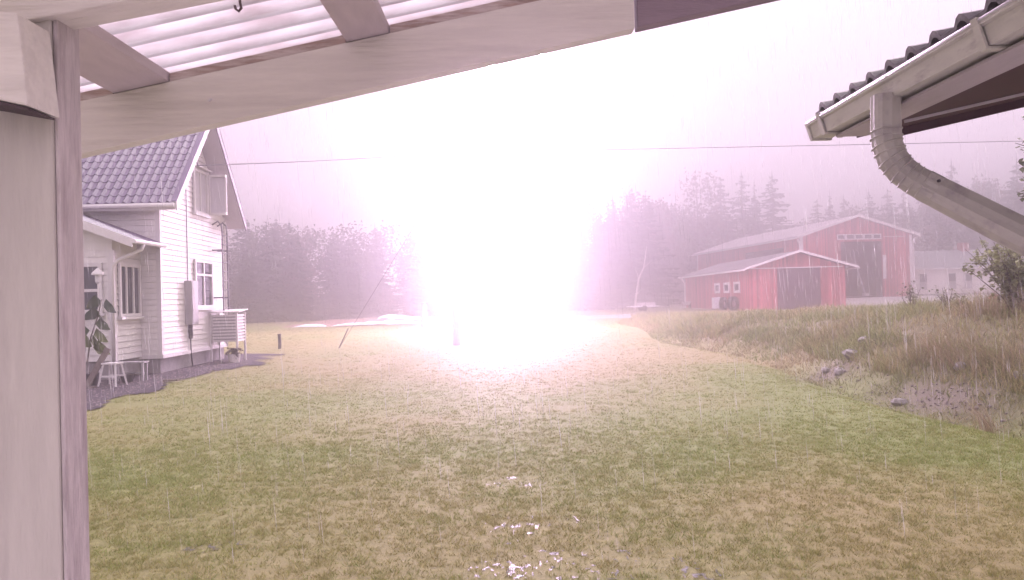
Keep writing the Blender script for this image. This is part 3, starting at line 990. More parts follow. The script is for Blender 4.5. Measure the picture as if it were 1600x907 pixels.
for a0 in (1.15, 4.55, 6.45):
    w_ = window(ob, (a0, -0.02, 0.75), (1, 0, 0), 1.0, 1.95, (0, -1, 0), 0.07, (), trim='cream_render')
    MB().box((a0 + 0.07, -0.09, 0.82), (a0 + 0.93, -0.062, 1.72)).build('lower_shutter', M['grey_metal'], w_)
bx = at(1556, 466, 60.0)
brl = tag(empty('barrel', (bx.x, bx.y, h(bx.x, bx.y))), 'red barrel half hidden behind the leafy shrub at the right edge', 'barrel')
MB().tube([(0, 0, 0), (0, 0, 0.3), (0, 0, 0.32), (0, 0, 0.6), (0, 0, 0.62), (0, 0, 0.9)], [0.44, 0.44, 0.47, 0.44, 0.47, 0.44], 16).build('drum', M['red_plastic'], brl)
MB().tube([(0, 0, 0.9), (0, 0, 0.93)], [0.46, 0.46], 16).build('rim', M['red_plastic'], brl)

# ------------------------------------------------------------------ yard things
# white sheeting over a low soil heap left of the strike
def heap_h(x, y):
    u, v = (x + 17.5) / 12.0, (y - 59.0) / 4.6
    if not (0 < u < 1 and 0 < v < 1):
        return 0.0
    return 0.5 * math.sin(math.pi * u) ** 0.6 * math.sin(math.pi * v) * (0.75 + 0.5 * float(vnoise(x, y, 1.7)))


vs, fs = [], []
n1, n2 = 48, 12
for i in range(n1):
    for k in range(n2):
        x, y = -17.5 + 12.0 * i / (n1 - 1), 59.0 + 4.6 * k / (n2 - 1)
        vs.append((x, y, h(x, y) - 0.03 + heap_h(x, y)))
for i in range(n1 - 1):
    for k in range(n2 - 1):
        a = i * n2 + k
        fs.append((a, a + n2, a + n2 + 1, a + 1))
heap = tag(MB().add(vs, fs).build('soil_heap', M['soil'], None, True), 'low reddish soil heap at the far edge of the lawn', 'soil heap')


def sheeting(x0, x1, y0, y1, zl, label):
    """crumpled plastic sheet draped over the ground or the heap under it"""
    vs, fs = [], []
    n1, n2 = int((x1 - x0) / 0.18), 10
    for i in range(n1):
        for k in range(n2):
            u, v = i / (n1 - 1), k / (n2 - 1)
            wob = (float(vnoise(i * 0.3, 3.0 + x0, 1.0)) - 0.5) * 1.0
            x = x0 + u * (x1 - x0)
            y = y0 + v * (y1 - y0) + wob
            e = math.sin(math.pi * u) ** 0.4 * math.sin(math.pi * (0.06 + 0.88 * v)) ** 0.7
            vs.append((x, y, h(x, y) + heap_h(x, y) + 0.04 + zl * e * (0.4 + 1.1 * float(vnoise(x * 2.2, y * 2.2, 1.0, 5)))))
    for i in range(n1 - 1):
        for k in range(n2 - 1):
            a = i * n2 + k
            fs.append((a, a + n2, a + n2 + 1, a + 1))
    o = MB().add(vs, fs).build('plastic_sheet', M['tarp'], None, True)
    s_ = o.modifiers.new('thick', 'SOLIDIFY')
    s_.thickness = 0.012
    return tag(o, label, 'plastic sheet', 'white plastic sheeting by the soil heap')


sheeting(-13.0, -6.4, 57.4, 59.2, 0.26, 'long crumpled white plastic sheet in front of the reddish soil heap')
sheeting(-10.2, -6.6, 60.2, 61.6, 0.16, 'crumpled white plastic sheet lying on top of the soil heap near the flash')
sheeting(-16.0, -13.6, 58.0, 58.9, 0.14, 'smallest scrap of white plastic sheet at the left end of the soil heap')


def stub(px, py, Y, hh, w, label):
    p = at(px, py, Y)
    o = tag(empty('stub_post', (p.x, p.y, h(p.x, p.y))), label, 'post')
    MB().tube([(0, 0, -0.1), (0.01, 0, hh * 0.5), (0, 0, hh)], w / 2, 10).build('shaft', M['dark_metal'], o)
    MB().tube([(0, 0, hh), (0, 0, hh + 0.03)], w / 2 + 0.008, 10).build('cap', M['dark_metal'], o)
    return o


stub(437, 549, 28.5, 0.5, 0.115, 'short dark post standing alone on the lawn right of the house')

# utility pole that is struck, with guy wire
pp = at(714, 543, 30.0)
pole = tag(empty('utility_pole', (pp.x, pp.y, h(pp.x, pp.y))), 'wooden utility pole at the foot of the lightning flash, held by a guy wire', 'pole')
PT = 7.3
MB().tube([(0, 0, -0.3), (0, 0, 3.5), (0.0, 0, PT)], [0.15, 0.13, 0.10], 12).build('shaft', M['old_wood'], pole, True)
MB().tube([(0, 0, PT), (0, 0, PT + 0.06)], [0.11, 0.02], 12).build('cap', M['galv'], pole)
ga = at(530, 543, 29.6)
gl = Vector((ga.x, ga.y, h(ga.x, ga.y))) - Vector(pole.location)
MB().tube([gl, (0, 0, PT - 0.5)], 0.008, 6).build('guy_wire', M['wire'], pole)
MB().tube([gl + Vector((-0.06, 0, -0.1)), gl + Vector((0.35, 0, 0.72))], 0.022, 8).build('guy_guard', M['wire'], pole)
for s in (-1, 1):
    MB().tube([(s * 0.1, 0, PT - 0.25), (s * 0.22, 0, PT - 0.25), (s * 0.24, 0, PT - 0.1)], 0.018, 6).build('hook_bolt', M['dark_metal'], pole)
    MB().tube([(s * 0.24, 0, PT - 0.14), (s * 0.24, 0, PT - 0.02)], [0.045, 0.03], 8).build('insulator', M['plastic_white'], pole)
# a second pole further back, its foot just showing in the flare
p2 = at(663, 497, 52.0)
pole2 = tag(empty('utility_pole', (p2.x, p2.y, h(p2.x, p2.y))), 'faint farther pole almost lost in the glare left of the strike', 'pole')
MB().tube([(0, 0, -0.3), (0, 0, 1.5)], 0.2, 10).build('shaft', M['old_wood'], pole2)
MB().tube([(0, 0, 1.5), (0, 0, 1.55)], 0.22, 10).build('cap', M['dark_metal'], pole2)


def cable(a, b, sag, r, label):
    a, b = Vector(a), Vector(b)
    pts = []
    for i in range(41):
        t = i / 40
        q = a.lerp(b, t)
        q.z -= sag * 4 * t * (1 - t)
        pts.append(q)
    return tag(MB().tube(pts, r, 6).build('power_cable', M['wire'], None, True), label, 'cable', 'overhead cables at the pole')


top = Vector(pole.location) + Vector((0, 0, PT - 0.06))
cable(wl(0.28, 2.0, 5.42 - hz), top + Vector((-0.24, 0, 0)), 0.05, 0.013, 'thin overhead cable from the white house gable to the struck pole')
cable(top + Vector((0.24, 0, 0)), top.lerp(at(1800, 214, 34.0), 1.8), 0.06, 0.014, 'thin overhead cable running right from the struck pole past the gutter')

# leaning bare birch stem and a flat trailer left of the barns
q = at(991, 484, 82.0)
br = tag(empty('leaning_birch', (q.x, q.y, h(q.x, q.y))), 'bare pale birch stem leaning in front of the forest, left of the barns', 'tree')
MB().tube([(0, 0, -0.2), (0.25, 0, 1.6), (0.55, 0, 3.3), (1.1, 0.1, 4.4), (1.5, 0.2, 6.6)], [0.12, 0.1, 0.09, 0.07, 0.03], 8).build('trunk', M['birch_bark'], br, True)
for (a, b_) in (((0.25, 0, 1.6), (0.9, 0.1, 2.3)), ((0.55, 0, 3.3), (0.2, 0.1, 4.5)), ((1.1, 0.1, 4.4), (1.9, 0, 5.1))):
    MB().tube([a, b_], [0.04, 0.015], 6).build('limb', M['birch_bark'], br)
q = at(1006, 484, 80.0)
tl = tag(empty('flat_trailer', (q.x, q.y, h(q.x, q.y)), R(4)), 'low flat trailer with pale boards left of the low red barn', 'trailer')
MB().box((-1.6, -0.7, 0.42), (1.4, 0.7, 0.52)).build('deck', M['plastic_white'], tl)
MB().box((-0.6, -0.5, 0.52), (1.1, 0.5, 0.85)).build('load', M['soffit'], tl)
MB().bar((1.4, 0, 0.46), (2.5, 0, 0.4), 0.1, 0.08).build('drawbar', M['galv'], tl)
for s in (-0.75, 0.75):
    MB().tube([(-0.1, s - 0.08, 0.28), (-0.1, s + 0.08, 0.28)], 0.28, 14).build('wheel', M['rubber'], tl)

# ------------------------------------------------------------------ small things by the veranda
def leafy(n, pts, sc_, tint, var, droop=0.0):
    """n leaf quads (two triangles folded along the midrib) around the given points"""
    V, T, C = [], [], []
    for k in range(n):
        c = Vector(pts[k % len(pts)])
        d = Vector((random.uniform(-1, 1), random.uniform(-1, 1), random.uniform(-0.6, 0.8))).normalized()
        u = d.cross(Vector((0, 0, 1))).normalized()
        s = sc_ * random.uniform(0.7, 1.2)
        w = s * 0.42
        tip = d * s + Vector((0, 0, -droop * s))
        i = len(V)
        V += [c, c + d * s * 0.5 + u * w, c + tip, c + d * s * 0.5 - u * w]
        T += [(i, i + 1, i + 2), (i, i + 2, i + 3)]
        g = random.uniform(1 - var, 1 + var)
        C += [tuple(x * g for x in tint)] * 4
    return np.array([tuple(v) for v in V]), np.array(T), np.array(C)


q = at(143, 588, 16.6)
pz = h(q.x, q.y)
pl = tag(empty('sunflower_plant', (q.x, q.y, pz)), 'tall large-leaved potted plant in front of the veranda window', 'plant')
sx = [(0.0, 0, 0.0), (-0.08, 0, 0.5), (0.0, 0, 1.0), (0.16, 0, 1.45), (0.24, 0, 1.78)]
MB().tube(sx, [0.018, 0.016, 0.014, 0.012, 0.008], 6).build('stem', M['bark'], pl)
MB().tube([(-0.25, 0, 0.1), (-0.2, 0, 0.7), (-0.24, 0, 1.15)], 0.01, 6).build('stem', M['bark'], pl)
random.seed(3)
for (x, z_, s, dx) in ((0.24, 1.75, 0.22, -0.6), (0.26, 1.66, 0.24, 0.7), (0.2, 1.5, 0.24, -0.8), (0.17, 1.42, 0.22, 0.6), (0.1, 1.28, 0.22, 0.9), (-0.02, 1.15, 0.26, -0.9),
                       (0.06, 1.05, 0.26, 0.9), (-0.24, 1.12, 0.26, -0.8), (-0.22, 0.98, 0.28, 0.8), (0.0, 0.92, 0.3, 0.5), (-0.1, 0.85, 0.28, -0.6), (0.04, 0.8, 0.26, 0.8), (-0.2, 0.74, 0.2, -0.9)):
    d = Vector((dx, random.uniform(-0.7, 0.2), -0.25)).normalized()
    u = Vector((0, 0.9, 0.35 + 0.3 * random.random())).cross(d).normalized()
    c = Vector((x, 0, z_))
    s *= 1.45
    w = s * 0.46
    V = [c, c + d * s * 0.3 + u * w + Vector((0, 0, .03)), c + d * s * 0.75 + u * w * 0.6, c + d * s + Vector((0, 0, -0.05)), c + d * s * 0.75 - u * w * 0.6, c + d * s * 0.3 - u * w + Vector((0, 0, .03)), c + d * s * 0.5 + Vector((0, 0, 0.035))]
    g = random.uniform(0.8, 1.2)
    tint = (0.10 * g, 0.13 * g, 0.05) if z_ < 1.1 else (0.06 * g, 0.085 * g, 0.05)
    me = np_mesh('leaf', [tuple(v) for v in V], [(0, 1, 6), (1, 2, 6), (2, 3, 6), (3, 4, 6), (4, 5, 6), (5, 0, 6)], M['leaf'], np.array([tint] * 7))
    link('leaf', me, pl)
MB().tube([(-0.02, 0, -0.02), (-0.02, 0, 0.26)], [0.13, 0.17], 14).build('pot', M['dark_metal'], pl)

q = at(134, 590, 16.3)
bd_ = tag(empty('tilted_board', (q.x, q.y, h(q.x, q.y))), 'grey weathered board leaning askew among the pots by the veranda', 'board')
MB().bar((0.0, 0.05, 0.03), (0.36, 0.2, 0.78), 0.11, 0.05, (0, 1, 0)).build('plank', M['old_wood'], bd_)
MB().bar((-0.2, -0.05, 0.02), (0.32, -0.25, 0.03), 0.04, 0.03).build('batten', M['old_wood'], bd_)

q = at(156, 585, 17.0)
lp = tag(empty('garden_lamp', (q.x, q.y, h(q.x, q.y))), 'white garden lamp with a conical hood on a thin pole before the veranda', 'lamp')
MB().tube([(0, 0, -0.1), (0, 0, 2.12)], 0.016, 8).build('pole', M['white_paint'], lp)
MB().tube([(0, 0, 2.12), (0, 0, 2.16), (0, 0, 2.32)], [0.03, 0.055, 0.06], 12).build('lantern', M['plastic_white'], lp)
MB().tube([(0, 0, 2.31), (0, 0, 2.35), (0, 0, 2.45)], [0.13, 0.12, 0.02], 14).build('hood', M['white_paint'], lp)

q = at(176, 596, 16.4)
st = tag(empty('step_stool', (q.x, q.y, h(q.x, q.y)), R(-12)), 'small white painted wooden step stool on the gravel by the veranda', 'stool')
MB().box((-0.17, -0.12, 0.46), (0.17, 0.12, 0.49)).build('seat', M['white_paint'], st)
for s in (-1, 1):
    for f in (-1, 1):
        MB().bar((s * 0.21, f * 0.17, 0), (s * 0.14, f * 0.09, 0.46), 0.035, 0.03).build('leg', M['white_paint'], st)
MB().box((-0.19, -0.15, 0.2), (0.19, -0.125, 0.235)).build('rung', M['white_paint'], st)
MB().box((-0.19, 0.125, 0.2), (0.19, 0.15, 0.235)).build('rung', M['white_paint'], st)

q = at(207, 588, 17.3)
bn = tag(empty('garden_bench', (q.x, q.y, h(q.x, q.y)), R(6)), 'low grey wooden bench behind the white stool at the house corner', 'bench')
for k in range(3):
    MB().box((-0.32, -0.15 + k * 0.105, 0.40), (0.30, -0.055 + k * 0.105, 0.43)).build('seat_plank', M['grey_metal'], bn)
for s in (-0.27, 0.25):
    for f in (-0.12, 0.12):
        MB().box((s - 0.02, f - 0.02, -0.03), (s + 0.02, f + 0.02, 0.40)).build('leg', M['grey_metal'], bn)
MB().box((-0.27, -0.012, 0.16), (0.25, 0.012, 0.2)).build('stretcher', M['grey_metal'], bn)
q = at(199, 584, 17.0)
pot = tag(empty('flower_pot', (q.x, q.y, h(q.x, q.y))), 'dark empty pot standing in front of the grey bench', 'pot')
MB().tube([(0, 0, 0), (0, 0, 0.16)], [0.1, 0.14], 14).build('bowl', M['dark_metal'], pot)
MB().tube([(0, 0, 0.16), (0, 0, 0.2)], [0.155, 0.155], 14).build('rim', M['dark_metal'], pot)
q = at(268, 594, 17.2)
pk = tag(MB().box((-0.17, -0.05, 0.0), (0.16, 0.06, 0.045)).build('plank', M['old_wood'], None, bevel=0.004), 'short loose plank lying on the grass by the house corner', 'plank')
pk.location = (q.x, q.y, h(q.x, q.y) + 0.03)
pk.rotation_euler = (0, R(-2), R(-8))
q = at(366, 560, 22.4)
bk = tag(empty('flower_bucket', (q.x, q.y, h(q.x, q.y))), 'pale bucket with a drooping plant beside the slatted cover', 'bucket')
MB().tube([(0, 0, 0), (0, 0, 0.24)], [0.14, 0.18], 14).build('bucket', M['cream_render'], bk)
V, T, C = leafy(46, [(random.uniform(-0.14, 0.14), random.uniform(-0.14, 0.14), random.uniform(0.24, 0.42)) for _ in range(46)], 0.16, (0.09, 0.07, 0.06), 0.3, 0.5)
link('foliage', np_mesh('foliage', V, T, M['leaf'], C), bk)

# ------------------------------------------------------------------ porch roof over the camera
porch = tag(empty('porch', (-1.05, 1.85, 0)), 'pale painted timber porch roof framing the view, with post and corrugated sheets', 'porch')
PO = Vector(porch.location)


def pl_(p):
    return Vector(p) - PO


YF = 3.1
fb = [at(20, 265.0, YF), at(992, 44.5, YF), at(990, -32, YF), at(20, 181, YF)]
MB().prism([pl_(p) for p in fb], (0, 0.07, 0)).build('far_rafter', M['porch_paint'], porch, bevel=0.004)
fb2 = [at(996, 43, YF + 0.02), at(1290, -23, YF + 0.02), at(1290, -110, YF + 0.02), at(994, -36, YF + 0.02)]
MB().prism([pl_(p) for p in fb2], (0, 0.07, 0)).build('dark_rafter_end', M['dark_board'], porch, bevel=0.004)
YN = 1.78
nb_ = [at(-60, 52, YN), at(1000, -156, YN), at(1000, -330, YN), at(-60, -120, YN)]
MB().prism([pl_(p) for p in nb_], (0, 0.10, 0)).build('near_rafter', M['porch_paint'], porch, bevel=0.004)
slope = (fb[1].z - fb[0].z) / (fb[1].x - fb[0].x)
ztop = lambda x: fb[3].z + (fb[2].z - fb[3].z) / (fb[2].x - fb[3].x) * (x - fb[3].x)
sl2 = (fb[2].z - fb[3].z) / (fb[2].x - fb[3].x)
# post
pa = at(-40, 900, 1.80)
pb = at(84, 300, 1.80)
X0, X1 = -1.24, pb.x
MB().box((X0 - PO.x, 1.80 - PO.y, 0.0), (X1 - PO.x, 1.905 - PO.y, ztop(-1.1) - 0.2)).build('post', M['post_paint'], porch, bevel=0.006)
MB().box((X1 - PO.x + 0.001, 1.806 - PO.y, 0.0), (X1 - PO.x + 0.012, 1.90 - PO.y, ztop(-1.0) - 0.24)).build('post_facing', M['worn_paint'], porch, bevel=0.003)
# purlins lie flat between the rafters
for (pxl, pxr, nm) in ((176, 262, 'a'), (541, 607, 'b')):
    xl = at(pxl, 140 if nm == 'a' else 65, YF).x
    xr = at(pxr, 125 if nm == 'a' else 50, YF).x
    pts = [(xl, 1.886, ztop(xl) + 0.002), (xr, 1.886, ztop(xr) + 0.002), (xr, 1.886, ztop(xr) + 0.042), (xl, 1.886, ztop(xl) + 0.042)]
    MB().prism([pl_(p) for p in pts], (0, 1.32, 0)).build('purlin', M['purlin_paint'], porch, bevel=0.003)
# raw batten on the far rafter
xa, xb = -1.95, 1.2
cuts = [xa, at(176, 140, YF).x - 0.004, at(262, 125, YF).x + 0.004, at(541, 65, YF).x - 0.004, at(607, 50, YF).x + 0.004, xb]
for k in (0, 2, 4):
    c0_, c1_ = cuts[k], cuts[k + 1]
    pts = [(c0_, 3.108, ztop(c0_) + 0.002), (c1_, 3.108, ztop(c1_) + 0.002), (c1_, 3.108, ztop(c1_) + 0.034), (c0_, 3.108, ztop(c0_) + 0.034)]
    MB().prism([pl_(p) for p in pts], (0, 0.05, 0)).build('batten', M['raw_wood'], porch)
xs_ = [xa + 0.1, at(176, 140, YF).x - 0.01]
# corrugated sheets
cm, cnt, cb = nodes_of('corrugated_sheet')
cb.inputs['Base Color'].default_value = (0.75, 0.72, 0.74, 1)
cb.inputs['Roughness'].default_value = 0.35
ctr = cnt.nodes.new('ShaderNodeBsdfTranslucent')
cn = cnt.nodes.new('ShaderNodeTexNoise')
cn.inputs['Scale'].default_value = 7
cn.inputs['Detail'].default_value = 6
ctc = cnt.nodes.new('ShaderNodeTexCoord')
cmp_ = cnt.nodes.new('ShaderNodeMapping')
cmp_.inputs['Scale'].default_value = (0.6, 3, 1)
cnt.links.new(ctc.outputs['Object'], cmp_.inputs['Vector'])
cnt.links.new(cmp_.outputs['Vector'], cn.inputs['Vector'])
ccr = cnt.nodes.new('ShaderNodeValToRGB')
ccr.color_ramp.elements[0].position = 0.3
ccr.color_ramp.elements[1].position = 0.62
ccr.color_ramp.elements[0].color = (0.46, 0.39, 0.40, 1)
ccr.color_ramp.elements[1].color = (0.80, 0.75, 0.78, 1)
cnt.links.new(cn.outputs['Fac'], ccr.inputs['Fac'])
csp = cnt.nodes.new('ShaderNodeSeparateXYZ')
cnt.links.new(ctc.outputs['Object'], csp.inputs['Vector'])
cad = cnt.nodes.new('ShaderNodeMath')
cad.operation = 'MULTIPLY_ADD'                      # darker valleys: shading of the corrugation put into the colour
cad.inputs[1].default_value = 2 * math.pi / 0.13
cad.inputs[2].default_value = 2 * math.pi * 1.85 / 0.13
cnt.links.new(csp.outputs['Y'], cad.inputs[0])
csn = cnt.nodes.new('ShaderNodeMath')
csn.operation = 'SINE'
cnt.links.new(cad.outputs[0], csn.inputs[0])
cra = cnt.nodes.new('ShaderNodeMapRange')
cra.inputs['From Min'].default_value = -1.0
cra.inputs['From Max'].default_value = -0.1
cra.inputs['To Min'].default_value = 0.5
cra.inputs['To Max'].default_value = 1.0
cnt.links.new(csn.outputs[0], cra.inputs['Value'])
csc = cnt.nodes.new('ShaderNodeVectorMath')
csc.operation = 'SCALE'
cnt.links.new(ccr.outputs['Color'], csc.inputs[0])
cnt.links.new(cra.outputs['Result'], csc.inputs['Scale'])
cnt.links.new(csc.outputs['Vector'], ctr.inputs['Color'])
cmx = cnt.nodes.new('ShaderNodeMixShader')
cmx.inputs['Fac'].default_value = 0.8
cnt.links.new(cb.outputs['BSDF'], cmx.inputs[1])
cnt.links.new(ctr.outputs['BSDF'], cmx.inputs[2])
cnt.links.new(cmx.outputs['Shader'], cnt.nodes['Material Output'].inputs['Surface'])


def corrugated(x0, x1, y0, y1, lift):
    pitch, amp, ns = 0.13, 0.024, 8
    ny = int((y1 - y0) / pitch * ns)
    vs, fs = [], []
    for k in range(ny + 1):
        yy = y0 + (y1 - y0) * k / ny
        e = math.sin(2 * math.pi * yy / pitch)
        e = amp * max(-1, min(1, e * 1.6))
        for xx in (x0, x1):
            vs.append(pl_((xx, yy, ztop(xx) + 0.044 + amp + lift + e)))
    for k in range(ny):
        fs.append((2 * k, 2 * k + 1, 2 * k + 3, 2 * k + 2))
    o = MB().add(vs, fs).build('roof_sheet', cm, porch)
    return o


corrugated(-2.0, 2.0, 1.0, 2.1, 0.0)
corrugated(-2.0, 2.0, 2.02, 3.3, 0.012)
# plate on the left of the post, hook, screw
lp0, lp1 = at(-60, 172, 1.62), at(40, 30, 1.62)
MB().prism([pl_(at(-80, 140, 1.66)), pl_(at(44, 166, 1.66)), pl_(at(27, 20, 1.66)), pl_(at(-80, 10, 1.66))], (0, 0.12, 0)).build('eave_plate', M['porch_paint'], porch, bevel=0.005)
MB().prism([pl_(at(-80, 142, 1.665)), pl_(at(42, 168, 1.665)), pl_(at(43, 172, 1.665)), pl_(at(-80, 150, 1.665))], (0, 0.1, 0)).build('moss_edge', M['moss'], porch)
hk = at(372, 3, 2.3)
MB().tube([pl_(at(374, -20, 2.3)), pl_(at(375, 4, 2.3)), pl_(at(377, 13, 2.3)), pl_(at(373, 18, 2.3)), pl_(at(368, 14, 2.3)), pl_(at(367, 9, 2.3))], 0.004, 6).build('hook', M['hook'], porch, True)
sc_p = at(326, 158, YF - 0.004)
MB().bar(pl_(sc_p), pl_(sc_p + Vector((0.016, -0.012, 0.004))), 0.006, 0.006).build('screw', M['white_paint'], porch)

# ------------------------------------------------------------------ neighbouring eave on the right
e0 = at(1262, 194, 3.9)
EX, EZ = e0.x, e0.z
eave = tag(empty('tiled_eave', (EX, 3.9, 0)), 'near tiled roof corner with cream gutter and fluted downpipe at the upper right', 'roof')
EO = Vector(eave.location)


def el(x, y, z_):
    return Vector((x, y, z_)) - EO


Y0, Y1 = 1.0, 3.9
gp = [(EX + 0.012, EZ), (EX - 0.008, EZ + 0.004), (EX - 0.008, EZ - 0.012), (EX + 0.006, EZ - 0.016), (EX + 0.022, EZ - 0.075), (EX + 0.11, EZ - 0.075), (EX + 0.11, EZ + 0.0), (EX + 0.104, EZ), (EX + 0.104, EZ - 0.069), (EX + 0.026, EZ - 0.069), (EX + 0.014, EZ - 0.014)]
gut = MB().prism([el(x, Y0, z_) for (x, z_) in gp], (0, Y1 - Y0, 0)).build('gutter', M['gutter_cream'], eave)
MB().prism([el(x, Y1 - 0.012, z_) for (x, z_) in ((EX - 0.012, EZ + 0.006), (EX + 0.016, EZ - 0.082), (EX + 0.113, EZ - 0.082), (EX + 0.113, EZ + 0.006))], (0, 0.025, 0)).build('end_cap', M['gutter_cream'], gut)
MB().tube([el(EX - 0.004, Y0, EZ + 0.003), el(EX - 0.004, Y1, EZ + 0.003)], 0.009, 8).build('rolled_lip', M['galv'], gut, True)
for yy in (3.72, 2.45):
    MB().prism([el(x, yy, z_) for (x, z_) in ((EX - 0.018, EZ + 0.012), (EX + 0.012, EZ - 0.086), (EX + 0.114, EZ - 0.086), (EX + 0.114, EZ - 0.078), (EX + 0.018, EZ - 0.078), (EX - 0.01, EZ + 0.012))], (0, 0.035, 0)).build('bracket', M['gutter_cream'], gut)
PITCHR = math.tan(R(11.5))
# fascia, soffit board, rafter deck
MB().box(tuple(el(EX + 0.116, Y0, EZ - 0.083)), tuple(el(EX + 0.14, Y1 - 0.06, EZ + 0.03))).build('fascia', M['gutter_cream'], eave)
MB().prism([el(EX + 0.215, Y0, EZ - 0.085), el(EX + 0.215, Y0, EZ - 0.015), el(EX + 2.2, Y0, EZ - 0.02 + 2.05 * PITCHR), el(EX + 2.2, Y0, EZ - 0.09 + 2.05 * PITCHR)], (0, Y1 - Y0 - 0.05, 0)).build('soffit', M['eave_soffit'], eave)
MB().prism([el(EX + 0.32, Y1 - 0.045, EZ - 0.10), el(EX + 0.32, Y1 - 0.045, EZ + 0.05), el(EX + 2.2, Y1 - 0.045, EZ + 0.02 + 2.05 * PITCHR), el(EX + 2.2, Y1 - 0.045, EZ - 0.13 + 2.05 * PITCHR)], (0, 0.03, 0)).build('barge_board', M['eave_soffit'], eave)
MB().bar(el(EX + 0.3, 3.55, EZ - 0.105 + 0.155 * PITCHR), el(EX + 2.1, 3.55, EZ - 0.105 + 1.955 * PITCHR), 0.012, 0.012).build('soffit_cable', M['soffit'], eave)
MB().prism([el(EX + 0.07, Y0, EZ - 0.098), el(EX + 0.07, Y0, EZ - 0.088), el(EX + 0.21, Y0, EZ - 0.088), el(EX + 0.21, Y0, EZ - 0.098)], (0, Y1 - Y0 - 0.16, 0)).build('eave_board', M['eave_board'], eave)
# tiles: wave-shaped, several rows up the slope
TP, TLn = 0.17, 0.36
tv, tf = [], []
NS = 8
for j, (u, lift) in enumerate(((0.0, -0.012), (0.0, 0.012), (TLn + 0.03, -0.004))):
    for k in range(NS + 1):
        v = k / NS
        e = 0.034 * (max(0.0, math.cos(2 * math.pi * (v - 0.5))) ** 0.8)
        tv.append((u, v * TP, lift + e))
for j in range(2):
    for k in range(NS):
        a = j * (NS + 1) + k
        tf.append((a, a + 1, a + NS + 2, a + NS + 1))
ntile = MB().add(tv, tf).mesh('roof_tile', M['near_tile'], False)
deck = MB().prism([el(EX + 0.13, Y0, EZ + 0.035), el(EX + 0.13, Y0, EZ + 0.05), el(EX + 2.2, Y0, EZ + 0.05 + 2.07 * PITCHR), el(EX + 2.2, Y0, EZ + 0.035 + 2.07 * PITCHR)], (0, Y1 - Y0 + 0.0, 0)).build('roof_deck', M['near_tile'], eave)
for i in range(17):
    for j in range(4):
        o = link('roof_tile', ntile, deck)
        xx = EX + 0.05 + j * TLn * math.cos(math.atan(PITCHR))
        p = el(xx, Y1 + 0.02 - (i + 1) * TP, EZ + 0.062 + (xx - EX - 0.13) * PITCHR)
        o.location = p
        o.rotation_euler = (0, -math.atan(PITCHR), random.uniform(-0.012, 0.012))
# downpipe: outlet, ribbed elbow, run towards the wall
c0 = at(1384, 165, 3.12)
prf = []
for k in range(20):
    a = 2 * math.pi * k / 20
    sq = 1.0 / max(abs(math.cos(a)), abs(math.sin(a))) ** 0.55
    prf.append(sq * (0.955 if k % 2 else 1.0))
path = [at(1384, 150, 3.12), at(1384, 205, 3.12), at(1386, 226, 3.115), at(1394, 248, 3.105), at(1408, 266, 3.09), at(1428, 281, 3.07), at(1452, 294, 3.05), at(1530, 334, 2.97), at(1605, 372, 2.88), at(1760, 452, 2.72)]
rp = 0.053
dp = MB().tube([p - EO for p in path], [rp] * 6 + [rp * 1.03, rp * 1.08, rp * 1.1, rp * 1.1], 20, True, prf).build('downpipe', M['pipe_cream'], eave)
for i, t in enumerate(np.linspace(0.0, 1.0, 10)):
    f = 1.0 + t * 4.6
    k = int(f)
    p = path[k].lerp(path[k + 1], f - k)
    d = (path[k + 1] - path[k]).normalized()
    MB().tube([p - EO - d * 0.004, p - EO, p - EO + d * 0.004], [rp * 1.02, rp * 1.10, rp * 1.02], 20, True, prf).build('elbow_rib', M['pipe_cream'], dp)
d = (path[7] - path[6]).normalized()
MB().tube([path[6] - EO - d * 0.02, path[6] - EO + d * 0.03], rp * 1.08, 20, True, prf).build('collar', M['pipe_cream'], dp)
rv = path[6] - EO + Vector((0.004, -rp * 1.1, 0.018))
MB().tube([rv, rv + Vector((0, -0.008, 0))], 0.006, 8).build('rivet', M['dark_metal'], dp)


